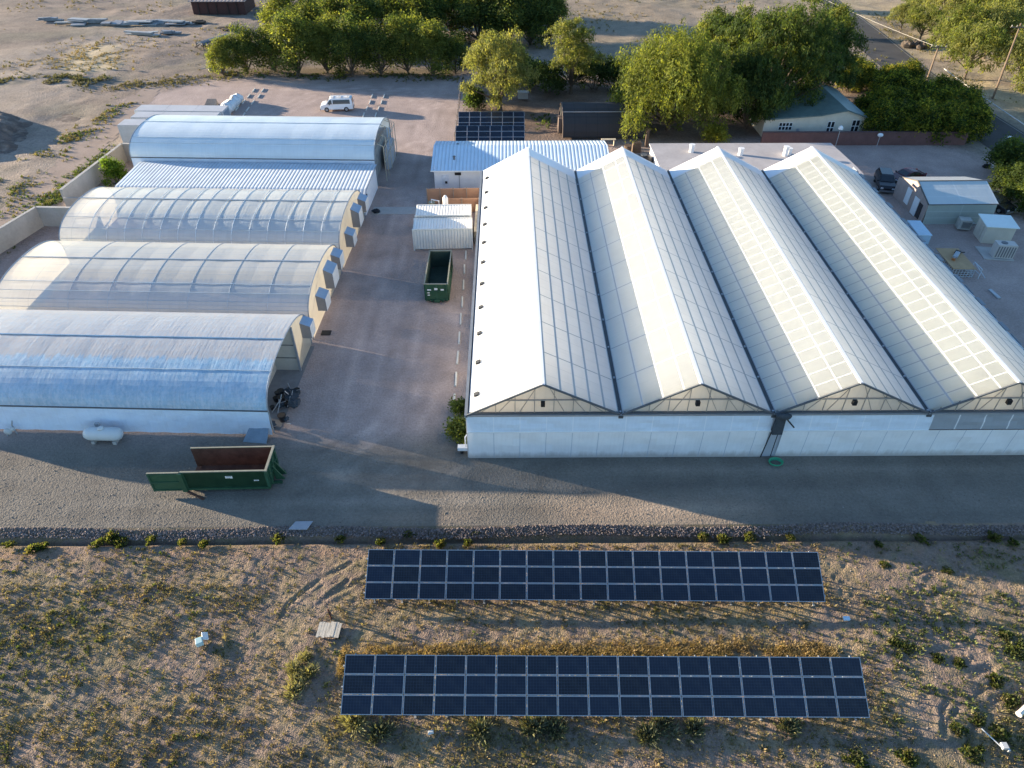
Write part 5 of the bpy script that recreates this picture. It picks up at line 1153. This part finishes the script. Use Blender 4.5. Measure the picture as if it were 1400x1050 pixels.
# ------------------------------------------------------------------ poles, lamps, wires
POLE = M('timber_pole', (.17, .125, .09), .9, .25, 2, stretch=(4, 4, .4))
def pole(base, top, label):
    r = empty('power_pole', base, 0, label, 'power pole'); d = (top - base); m = MB(); m.tube([base, base + d * .5, top], [.17, .15, .12], 8); m.build('pole', POLE, r, True)
    a = top - d * .05; m = MB(); m.bar(a + Vector((-1.25, .2, 0)), a + Vector((1.25, -.2, 0)), .12, .14); m.build('crossarm', POLE, r, True)
    for x in (-1.1, -.4, .4, 1.1):
        m = MB(); p = a + Vector((x, -.16 * x, .07)); m.tube([p, p + Vector((0, 0, .22))], [.05, .07], 6); m.build('insulator', M('insulator', (.45, .42, .38), .3), r, True)
    return top
b1 = G(1266, 113); t1 = GY(1284, 62, b1.y + .1); t1 = pole(b1, t1, 'leaning power pole with a crossarm by the road behind the hedge')
b2 = G(1357, 135); t2 = GY(1396, 32, b2.y - .5); t2 = pole(b2, t2, 'tall power pole at the right edge among the pale trees')
def wire(a, b, sag, r, label):
    pts = [a.lerp(b, k / 16) - Vector((0, 0, sag * 4 * (k / 16) * (1 - k / 16))) for k in range(17)]; m = MB(); m.tube(pts, r, 5); tag(m.build('cable', M('cable_grey', (.55, .52, .47), .5)), label, 'cable')
a = GY(1291, 94, b1.y - 1); b = GY(1420, 183, 92); wire(a, b, .15, .07, 'thick pale cable running down from the leaning power pole')
wire(t1 + Vector((-1, 0, 0)), t1 + Vector((-14, 120, 3)), 2.0, .018, 'thin wire going back along the road from the leaning pole')
lp = empty('yard_lamp', (*G(1141, 204)[:2], 0), 0, 'bell shaped white lamp on a post by the maroon wall', 'lamp'); m = MB(); q = lp.location
m.tube([(0, 0, 0), (0, 0, 2.9)], .05, 6); m.build('post', STEEL, lp); m = MB(); m.tube([(0, 0, 2.75), (0, 0, 3.0), (0, 0, 3.2)], [.32, .3, .1], 12); m.build('lamp_shade', WHITE, lp)
lq = empty('yard_lamp', (*G(1198, 202)[:2], 0), 0, 'low white dome lamp in front of the maroon wall hedge', 'lamp'); m = MB(); m.tube([(0, 0, 0), (0, 0, 1.6)], .05, 6); m.build('post', STEEL, lq); m = MB(); m.ball((0, 0, 1.75), (.4, .3, .25), 10, 6); m.build('lamp_shade', WHITE, lq)
ls = empty('street_lamp', (*G(1358, 224)[:2], 0), 0, 'slim street lamp beside the road near the right edge bushes', 'street lamp'); m = MB(); m.tube([(0, 0, 0), (.1, 0, 3.2), (.5, .2, 3.5)], .05, 6); m.build('post', STEEL, ls); m = MB(); m.box((.75, .2, 3.5), (.6, .25, .12)); m.build('lamp_head', WHITE, ls)
m = MB(); c = G(1348, 227, .2); m.ball(c, (.5, .4, .3), 8, 5, 0, .4); tag(m.build('dark_bag', BLACK), 'dark bag on the ground near the slim street lamp', 'bag')
m = MB(); c = G(1360, 226, .4); m.tube([(c.x, c.y, 0), (c.x, c.y, .8)], .25, 8); m.ball((c.x, c.y, .85), (.3, .3, .15), 8, 5); tag(m.build('white_bollard', WHITE), 'short white bollard at the foot of the right bushes', 'bollard')
fp = empty('wire_fence', (-7.2, 96, 0), 0, 'thin wire fence between the gravel parking and the solar arrays', 'fence')
pts = [G(622, 196), G(629, 150), G(632, 112)]; m = MB()
for i in range(13):
    p = pts[0].lerp(pts[2], i / 12); m2 = MB(); m2.tube([(p.x, p.y, 0), (p.x, p.y, 1.6)], .05, 5); m2.build('post', POLE, fp, True)
for z in (.5, 1.0, 1.5): m.bar(pts[0] + Vector((0, 0, z)), pts[2] + Vector((0, 0, z)), .025)
m.build('wire', STEEL, fp, True)
# ------------------------------------------------------------------ far junk in the dirt field
GRYS = M('grey_scrap', (.22, .225, .235), .5, .3); PALES = M('pale_scrap', (.30, .30, .30), .5, .15); BRS = M('brown_scrap', (.10, .078, .06), .8, .3)
junk = [((68, 28), 5, 1.6, GRYS, 'leftmost grey sheet in the far line of scrap'), ((103, 31), 9, 2.4, PALES, 'long pale sheet, second from left in the far scrap line'), ((126, 29), 5, 2.0, GRYS, 'grey slab between the pale sheets of the far scrap line'),
        ((155, 33), 6, 1.8, GRYS, 'grey sheet in the middle of the far scrap line'), ((187, 32), 9, 2.2, PALES, 'widest pale sheet in the far scrap line'), ((210, 31), 6, 1.5, GRYS, 'grey sheet right of the widest pale scrap sheet'),
        ((250, 32), 7, 2.0, GRYS, 'grey scrap pile nearest the red brown shed'), ((270, 31), 4, 1.6, BRS, 'brown scrap pile in front of the red brown shed'), ((185, 47), 10, 1.2, PALES, 'low pale strip of scrap below the far scrap line'), ((230, 45), 5, 1.2, GRYS, 'short grey strip of scrap below the far scrap line'), ((308, 40), 3, 1.5, BRS, 'dark scrap lump by the left end of the trees')]
for (u, v), wd, dp, mt, lb in junk:
    c = G(u, v, .2); m = MB()
    for k in range(5): m.box((c.x + rnd.uniform(-.35, .35) * wd, c.y + rnd.uniform(-.5, .5) * dp, .15 + .12 * k), (wd * rnd.uniform(.3, .7), dp * rnd.uniform(.4, .9), rnd.uniform(.08, .3)), Matrix.Rotation(rnd.uniform(-.3, .3), 3, 'Z') @ Matrix.Rotation(rnd.uniform(-.12, .12), 3, 'X'))
    tag(m.build('scrap_pile', mt), lb, 'scrap')
c = G(280, 66); tr = empty('flat_trailer', (c.x, c.y, 0), R(60), 'old farm trailer frame with grey pipes at the left end of the trees', 'trailer')
m = MB(); m.box((2.5, 0, .9), (7, 1.8, .15)); [m.tube([(-1, -.6 + k * .3, 1.1 + .1 * (k % 2)), (6.5, -.6 + k * .3, 1.15)], .13, 6) for k in range(5)]; m.build('pipe_load', GRYS, tr)
m = MB(); m.bar((-2.2, 0, .6), (-1, 0, .9), .15); [m.box((x, y, .6), (.15, .15, 1.2)) for x in (-1, 1, 5) for y in (-.9, .9)]; m.build('frame', BRS, tr)
for x in (.5, 4.5):
    for y in (-1, 1): m = MB(); m.prism([(x + .4 * math.cos(a), .4 + .4 * math.sin(a)) for a in np.linspace(0, 6.28, 13)[:-1]], 1, y - .1, y + .1); m.build('wheel', RUBBER, tr)
m = MB(); c = G(292, 97); m.box((c.x, c.y, .5), (1.6, 1.0, .6), R(30)); m.bar((c.x + .5, c.y - .5, .4), (c.x + 3.2, c.y - 1.4, .1), .12); m.bar((c.x - .5, c.y + .5, .6), (c.x - 2.5, c.y + .6, .1), .12); tag(m.build('scrap_pile', GRYS), 'grey scrap with poles at the foot of the leftmost tree', 'scrap')
c = G(412, 62); r = empty('white_trailer', (c.x, c.y, 0), R(10), 'white trailer half hidden behind the row of trees', 'trailer'); m = MB(); m.box((0, 0, 1.5), (6, 2.3, 2.2)); m.build('body', WHITE, r, bevel=.15)
m = MB(); m.box((0, -1.16, 1.7), (3.5, .03, .6)); m.build('window', GLASSD, r)
for x in (-1.5, 1.5): m = MB(); m.prism([(x + .35 * math.cos(a), .35 + .35 * math.sin(a)) for a in np.linspace(0, 6.28, 13)[:-1]], 1, -1.2, 1.2); m.build('wheel', RUBBER, r)
m = MB(); c = G(715, 130, .6); m.box((c.x, c.y, .6), (1.6, 1.0, .9)); m.box((c.x, c.y, 1.1), (1.8, 1.2, .08)); tag(m.build('planter', CONC), 'pale planter box under the big parking tree', 'planter')

# ------------------------------------------------------------------ trees
def foliage(lobes, nclump, per, spread, size, tints, droop=0., flat=.45, low=-.35):
    """leaf-sized quads gathered in sprigs over and inside the lobes"""
    wts = np.array([l[3] * l[4] + l[4] * l[5] + l[3] * l[5] for l in lobes]); wts = wts / wts.sum()
    li = rng.choice(len(lobes), nclump, p=wts); Lb = np.array(lobes)[li]
    d = rng.normal(0, 1, (nclump, 3)); d /= np.linalg.norm(d, axis=1)[:, None]; d[:, 2] = np.where(d[:, 2] < low, -d[:, 2] * .5, d[:, 2])
    rad = .55 + .52 * rng.random(nclump) ** .55; jit = 1 + .25 * (rng.random(nclump) - .5)
    C = Lb[:, :3] + Lb[:, 3:6] * d * (rad * jit)[:, None]
    ct = np.array(tints)[rng.integers(0, len(tints), nclump)] * (.75 + .5 * rng.random((nclump, 1)))
    i = np.repeat(np.arange(nclump), per); N = len(i)
    off = rng.normal(0, 1, (N, 3)) * spread; dn = d[i]
    if droop: k = rng.random(N); off = off * np.array((.55, .55, .4)); off[:, 2] -= droop * k * (1 + 0 * k); off[:, :2] += dn[:, :2] * (.25 * droop * np.sqrt(k))[:, None]
    P = C[i] + off
    nrm = dn * .7 + rng.normal(0, .55, (N, 3)); nrm[:, 2] += flat; nrm /= np.linalg.norm(nrm, axis=1)[:, None]
    t = rng.normal(0, 1, (N, 3)); 
    if droop: t = t * .5 + np.array((0, 0, -1.2))
    t -= nrm * (t * nrm).sum(1)[:, None]; t /= np.linalg.norm(t, axis=1)[:, None] + 1e-6
    b = np.cross(nrm, t); s = size * (.55 + .8 * rng.random(N)); asp = .32 if droop else .5
    V = np.stack([P - t * s[:, None], P + b * (s * asp)[:, None], P + t * s[:, None], P - b * (s * asp)[:, None]], 1).reshape(-1, 3)
    F = np.arange(N * 4).reshape(-1, 4); c = ct[i] * (.8 + .4 * rng.random((N, 1)))
    return V, F, np.repeat(c, 4, 0)
BARK = M('bark', (.13, .10, .075), .95, .3, 3, .5, 10)
def lobes_for(h, w, n, base=.25, top=1.0):
    out = [(0, 0, h * (.55 + base * .3), w * .34, w * .34, h * .30)]
    for k in range(n):
        a = k * 2.399 + rnd.random(); f = (k + .5) / n; rr = w * .5 * (.32 + .38 * math.sin(math.pi * min(1, .25 + f * .75))) * rnd.uniform(.7, 1.15); z = h * (base + (top - base) * (.15 + .72 * f)) * rnd.uniform(.95, 1.04)
        s = w * rnd.uniform(.10, .25); out.append((math.cos(a) * rr, math.sin(a) * rr, z, s, s, s * rnd.uniform(.8, 1.15)))
    for k in range(n // 2):
        a = rnd.random() * 6.28; f = rnd.random(); rr = w * .5 * rnd.uniform(.7, 1.05) * math.sin(math.pi * min(1, .3 + f * .66)); s = w * rnd.uniform(.05, .10)
        out.append((math.cos(a) * rr, math.sin(a) * rr, h * (base + (1 - base) * f), s, s, s * 1.4))
    return out
def tree(name, loc, h, w, nl, nclump, per, size, tints, label, group=None, droop=0., base=.25, spread=None, trunk=True, cat='tree', rz=0):
    r = empty(name, loc, rz, label, cat, group); L = lobes_for(h, w, nl, base)
    V, F, T = foliage(L, nclump, per, spread or w * .045, size, tints, droop); V[:, 2] = np.maximum(V[:, 2], .05)
    fast_mesh('crown', V, F, LEAF, T, parent=r)
    m = MB(); tr = max(.08, h * .022)
    if trunk:
        m.tube([(0, 0, -.1), (.05 * h * .1, 0, h * base * .6), (0, .03 * h * .3, h * .55)], [tr * 1.3, tr, tr * .6], 8)
        for l in L[1:]:
            z0 = h * base * rnd.uniform(.5, 1.2); q = Vector(l[:3]); m.tube([(0, 0, z0), q * .5 + Vector((0, 0, z0 * .55)), q], [tr * .55, tr * .38, tr * .12], 5)
    else:
        for l in L[1:]:
            q = Vector(l[:3]); m.tube([(q.x * .15, q.y * .15, 0), q * .6, q], [tr * .5, tr * .4, tr * .15], 5)
    m.build('trunk' if trunk else 'stem', BARK, r)
    return r
BR = [(.13, .155, .035), (.18, .19, .045), (.095, .12, .032)]; DK = [(.052, .08, .024), (.072, .105, .03), (.04, .065, .02)]; PL = [(.17, .18, .06), (.215, .215, .075), (.135, .15, .052)]; HG = [(.11, .14, .02), (.21, .22, .03), (.05, .075, .018), (.26, .23, .03), (.04, .06, .015)]
WL = [(.135, .16, .032), (.185, .20, .04), (.085, .11, .028)]
# the row behind the gravel parking
rowu = [(306, 104), (336, 103), (372, 104), (408, 105), (445, 104), (482, 105), (520, 106), (556, 106), (592, 106), (622, 105)]
rowh = [6.0, 8.0, 7.0, 10.4, 9.0, 10.2, 8.4, 9.6, 8.8, 7.0]
prot = []
for k in range(4): prot.append(tree('windbreak_tree', (0, 0, 0), 8, 6.4, 9, 460, 28, .15, [BR, DK + BR[:2], DK + BR, BR + DK[:1]][k], 'x', 'row of trees behind the gravel parking', base=.04, spread=.45))
for k, ((u, v), h) in enumerate(zip(rowu, rowh)):
    p = G(u, v); lb = '%s tree from the left in the row behind the gravel parking' % ORD[k]
    if k < 4: o = prot[k]; o.location = p; o['label'] = lb
    else: o = dup(prot[k % 4], p, None, None, lb)
    q = (1.1, .95, 1.2, 1.0)[k % 4]; o.scale = (h / 8.6 * q, h / 8.6 * q, h / 8.3); o.rotation_euler = (0, 0, k * 1.3); o.location.y += (k * 37 % 5) * .6
back = [(388, 62, 9, 0), (425, 66, 8.5, 3), (468, 50, 9, 1), (505, 62, 9.5, 2), (545, 52, 10, 1), (583, 60, 10, 1), (618, 48, 10.5, 1), (655, 58, 11, 1), (690, 64, 11, 1), (725, 62, 10.5, 1), (752, 56, 9, 2), (600, 20, 9, 2), (520, 18, 9, 0), (660, 22, 10, 1), (440, 22, 8, 0), (720, 25, 10, 1)]
for k, (u, v, h, q) in enumerate(back):
    o = dup(prot[q], G(u, v), k * .9, None, '%s tree from the left in the dark grove behind the parking row' % ORD[k if k < 16 else 15], 'dark grove behind the parking row'); o.scale = (h / 8 * 1.15, h / 8 * 1.15, h / 8)
bs = sorted([(o.location.x, o) for o in bpy.data.objects if o.get('group') == 'dark grove behind the parking row'], key=lambda q: q[0])
for k, (_, o) in enumerate(bs): o['label'] = '%s tree from the left in the dark grove behind the parking row' % ORD[k]
# single trees
tree('parking_tree', G(684, 152), 12.3, 11.2, 14, 950, 26, .20, PL, 'big pale green tree at the right end of the gravel parking', None, .9, .14, .42)
tree('loose_tree', G(780, 128), 11.2, 8.4, 12, 600, 24, .19, PL + BR[:1], 'pale upright tree between the parking tree and the willow', None, .4, .15, .42)
tree('willow', G(912, 178), 13.8, 17.5, 22, 2500, 34, .20, WL, 'large bright green willow with drooping branches behind the greenhouse', None, 2.1, .06, .5)
tree('shade_tree', G(1046, 156), 14.6, 17.5, 20, 1900, 28, .22, DK + BR[:1], 'largest dark green tree shading the cream house roof', None, .9, .06, .5)
tree('shade_tree', G(1105, 140), 12.6, 12.0, 14, 1000, 28, .22, DK + BR[:1], 'dark green tree right of the largest one, over the house gable', None, .7, .12, .5)
tree('shade_tree', G(985, 130), 13.5, 12.0, 14, 900, 28, .22, DK + BR[:2], 'dark green tree directly behind the willow', None, .7, .1, .5)
tree('shade_tree', G(1018, 176), 9.5, 9.5, 12, 800, 28, .22, DK + BR[:1], 'lower dark tree between the willow and the cream house', None, .9, .05, .5)
for k, (u, v, h, wd) in enumerate([(748, 128, 4.5, 6.5), (722, 120, 4.2, 5), (812, 122, 5.0, 6.5), (840, 122, 4.8, 5), (790, 108, 4.6, 6), (650, 150, 3.0, 3.0)]):
    tree('dark_shrub', G(u, v), h, wd, 7, 260, 22, .17, DK, ['dark shrub right of the big parking tree', 'dark shrub in the shade behind the parking tree', 'dark shrub left of the willow behind the shade cloth tunnel', 'dark shrub touching the left side of the willow', 'dark shrub behind the pale upright tree', 'small shrub at the foot of the big parking tree'][k], None, 0, .05, .36, False, 'shrub')
tree('yellow_shrub', G(975, 196), 2.6, 3.2, 6, 160, 20, .15, [(.2, .2, .03), (.15, .17, .03)], 'yellow green shrub at the foot of the willow by the flat roof', None, 0, .05, .3, False, 'shrub')
tree('green_bush', G(161, 250), 2.9, 2.9, 7, 220, 22, .12, [(.12, .19, .02), (.09, .15, .02)], 'bright green bush inside the left block wall enclosure', None, 0, .05, .25, False, 'bush')
# the hedge mass and its neighbours
HGp = [tree('hedge_shrub', (0, 0, 0), 4.0, 5.4, 9, 420, 24, .15, HG, 'x', 'hedge shrubs behind the maroon wall', 0, .03, .34, False, 'shrub') for _ in range(3)]
hed = [(1196, 188), (1226, 190), (1258, 191), (1290, 191), (1316, 190), (1192, 165), (1222, 164), (1255, 163), (1288, 164), (1314, 168), (1205, 148), (1240, 146), (1275, 148), (1302, 152)]
for k, (u, v) in enumerate(hed):
    rown = 'front' if k < 5 else ('middle' if k < 10 else 'back'); j = k if k < 5 else (k - 5 if k < 10 else k - 10)
    lb = '%s shrub from the left in the %s row of the hedge behind the maroon wall' % (ORD[j], rown)
    o = HGp[k] if k < 3 else dup(HGp[k % 3]); o.location = G(u, v); o.rotation_euler = (0, 0, k * 1.1); o['label'] = lb; s = rnd.uniform(.92, 1.12); o.scale = (s, s, s * rnd.uniform(.9, 1.1))
for k, (u, v) in enumerate([(1160, 126), (1186, 124), (1214, 122), (1238, 118), (1172, 114)]):
    o = dup(HGp[k % 3], G(u, v), k * 2.1, .9, '%s shrub in the sunny group between the house and the road' % ['leftmost', 'second', 'third', 'rightmost', 'rearmost'][k], 'sunny shrubs by the road')
EDP = tree('edge_shrub', G(1420, 300), 4.2, 5.6, 9, 420, 24, .15, DK + HG[:1], 'dark shrub farthest out past the right edge of the yard', 'shrubs at the right edge of the yard', 0, .03, .34, False, 'shrub')
for k, (u, v) in enumerate([(1376, 268), (1402, 282), (1396, 252), (1372, 240), (1418, 262)]):
    o = dup(EDP, G(u, v), k * 1.7, .85 + .05 * k, '%s dark shrub at the right edge of the yard' % ['nearest left', 'nearest right', 'middle', 'farthest', 'outermost'][k], 'shrubs at the right edge of the yard')
tree('road_tree', G(1107, 12), 4.5, 5.0, 7, 240, 20, .2, BR, 'small round tree left of the road at the top edge', None, 0, .3, .4)
tree('road_tree', G(1137, 50), 5.6, 5.2, 8, 300, 20, .2, BR, 'small round tree on the left verge of the road', None, 0, .15, .4)
# pale trees across the road
MS = [tree('mesquite_tree', (0, 0, 0), 8, 9.5, 11, 420, 24, .21, [PL, PL + BR, BR + PL[:1]][k], 'x', 'pale trees across the road', .3, .28, .55) for k in range(3)]
mes = [(1230, 44, 5.5), (1257, 56, 6.5), (1250, 22, 7), (1285, 40, 8), (1318, 108, 9), (1300, 82, 8.5), (1345, 80, 9), (1330, 50, 9), (1372, 62, 9), (1388, 118, 8), (1412, 100, 9), (1408, 60, 9), (1290, 8, 8), (1330, 14, 9), (1370, 22, 9), (1400, 20, 9), (1420, 150, 8), (1262, -6, 7)]
mo = []
for k, (u, v, h) in enumerate(mes):
    o = MS[k] if k < 3 else dup(MS[k % 3]); o.location = G(u, v); o.rotation_euler = (0, 0, k * 1.9); s = h / 8; o.scale = (s, s, s); mo.append((o.location.y, o))
mo.sort(key=lambda q: q[0])
for k, (_, o) in enumerate(mo): o['label'] = '%s nearest pale green tree across the asphalt road' % (ORD + ['seventeenth', 'eighteenth'])[k] if k else 'nearest pale green tree across the asphalt road'
m = MB()
for k in range(10): m.ball(G(1240 + k * 3, 62 + rnd.uniform(-2, 3), .4), (rnd.uniform(.5, 1.2), .6, rnd.uniform(.4, .9)), 7, 5, 0, .6)
tag(m.build('brush_heap', BRS), 'brown brush heap under the pale trees across the road', 'brush heap')
# plants along the big greenhouse corner, the border and the field
tree('corner_vine', G(628, 598), 1.3, 2.0, 7, 160, 18, .12, DK + BR[:1], 'dark green vine growing up the front left greenhouse corner', None, 0, .05, .25, False, 'vine')
tree('corner_vine', G(632, 566), 1.2, 1.8, 5, 110, 16, .11, DK, 'low dark vine behind the corner vine along the wall', None, 0, .05, .2, False, 'vine')
a = G(633, 614, .4); cu = empty('corner_tap', (a.x, a.y, 0), 0, 'white tap box fixed at the front left greenhouse corner', 'tap'); m = MB(); m.box((0, 0, .55), (.75, .4, .3)); m.build('case', WHITE, cu); m = MB(); m.tube([(.2, 0, .7), (.2, 0, 1.6), (.35, .2, 1.7)], .05, 6); m.build('pipe', WHITE, cu); m = MB(); m.tube([(-.1, 0, 0), (-.1, 0, .45)], .12, 8); m.build('leg', BLACK, cu)
def weed_proto(name, label, group, cols):
    r = empty(name, (0, 0, 0), 0, label, 'weed', group); n = 34; a = rng.random(n) * 6.28; q = .62 * rng.random(n) ** .7; ex = rng.uniform(.7, 1.6)
    tufts('foliage', np.cos(a) * q * ex, np.sin(a) * q, np.zeros(n), (.42 - .35 * q) * (.6 + .7 * rng.random(n)), np.array(cols)[rng.integers(0, len(cols), n)], 15, .9, .34, parent=r, mat=LEAF)
    m = MB(); [m.tube([(rnd.uniform(-.3, .3), rnd.uniform(-.3, .3), -.05), (rnd.uniform(-.4, .4), rnd.uniform(-.4, .4), .22)], .012, 4) for _ in range(6)]; m.build('stem', BARK, r); return r
WCOL = [(.06, .085, .022), (.08, .10, .028), (.105, .115, .04), (.045, .06, .02), (.14, .125, .06)]
WP = [weed_proto('border_weed', 'x', 'green weeds along the rock border', WCOL) for _ in range(3)]
bw = [(12, 745, .8), (45, 752, 1.2), (60, 748, .9), (137, 742, .9), (152, 734, 1.5), (165, 742, 1.2), (207, 738, .9), (250, 742, .8), (280, 744, .9), (380, 736, 1.0), (465, 738, .9), (520, 742, .9), (560, 730, .9), (603, 743, 1.0), (640, 742, .8), (652, 728, .7), (962, 735, 1.0), (990, 738, 1.1), (1025, 733, 1.0), (1080, 735, .8), (1200, 745, .8), (1260, 738, .9), (1360, 735, 1.2), (1385, 742, .9)]
NUM = ORD + ['seventeenth', 'eighteenth', 'nineteenth', 'twentieth', 'twenty-first', 'twenty-second', 'twenty-third', 'twenty-fourth']
for k, (u, v, s) in enumerate(bw):
    o = WP[k] if k < 3 else dup(WP[k % 3]); p = G(u, v, -.2); s *= .72; o.location = p; o.scale = (s, s * .8, s * .95); o.rotation_euler = (0, 0, k * 1.3); o['label'] = '%s green weed from the left along the rock border' % NUM[k]
def tuft_thing(u, v, s, cols, label, group, name='pale_brush'):
    p = G(u, v, -.3); p.z = float(fieldz(p.x, p.y)); r = empty(name, p, 0, label, 'shrub', group); n = 14
    tufts('foliage', rng.normal(0, .16 * s, n), rng.normal(0, .16 * s, n), np.zeros(n), np.full(n, .55 * s) * (.7 + .5 * rng.random(n)), np.array(cols)[rng.integers(0, len(cols), n)], 22, .95, .1, parent=r)
    m = MB(); [m.tube([(0, 0, -.05), (rnd.uniform(-.2, .2), rnd.uniform(-.2, .2), .3 * s)], .015, 4) for _ in range(5)]; m.build('stem', BARK, r)
YB_ = [(.27, .25, .12), (.32, .29, .15), (.22, .21, .10)]
for k, (u, v, s) in enumerate([(403, 918, .9), (425, 920, .9), (407, 930, .9), (401, 945, 1.0), (483, 985, 1.3), (418, 900, .7)]):
    tuft_thing(u, v, s, YB_, 'pale yellow brush tuft, %s' % ['top left of the cluster left of the nearest array', 'right one of the cluster left of the nearest array', 'middle one of the cluster left of the nearest array', 'lowest of the cluster left of the nearest array', 'under the left corner of the nearest array', 'highest of the cluster left of the nearest array'][k], 'pale brush tufts left of the nearest array')
SG = [(.105, .115, .07), (.14, .145, .095), (.085, .095, .055)]
for k, u in enumerate((728, 760, 885, 905, 948, 520, 1080, 655)):
    tuft_thing(u, 992 + (k % 3) * 6, 1.15, SG + YB_[2:], '%s sage coloured clump' % 'x', 'sage clumps below the nearest array', 'sage_clump')
so = sorted([o for o in bpy.data.objects if o.get('group') == 'sage clumps below the nearest array'], key=lambda o: o.location.x)
for k, o in enumerate(so): o['label'] = '%s sage coloured clump from the left below the nearest solar array' % ORD[k]
gw = [(1335, 985, 1.1), (1365, 1005, 1.2), (1310, 1000, 1.2), (1390, 890, 1.4), (1375, 870, 1.1), (1360, 930, 1.3), (1240, 886, 1.0), (1280, 900, 1.0), (1312, 908, 1.0), (1222, 880, .9), (1170, 1040, 1.3), (1240, 1035, 1.4), (1330, 1030, 1.3), (1295, 780, .8), (1210, 772, .9), (1382, 960, 1.2)]
gs = sorted(gw, key=lambda q: q[0])
for k, (u, v, s) in enumerate(gs):
    o = dup(WP[k % 3], G(u, v, -.3), k * 1.1, None, '%s green bush from the left in the rutted right field' % ORD[k], 'green bushes in the rutted right field'); o.name = 'field_bush'; s *= .6; o.scale = (s, s, s * .8); o['category'] = 'bush'; o.location.z = float(fieldz(o.location.x, o.location.y))
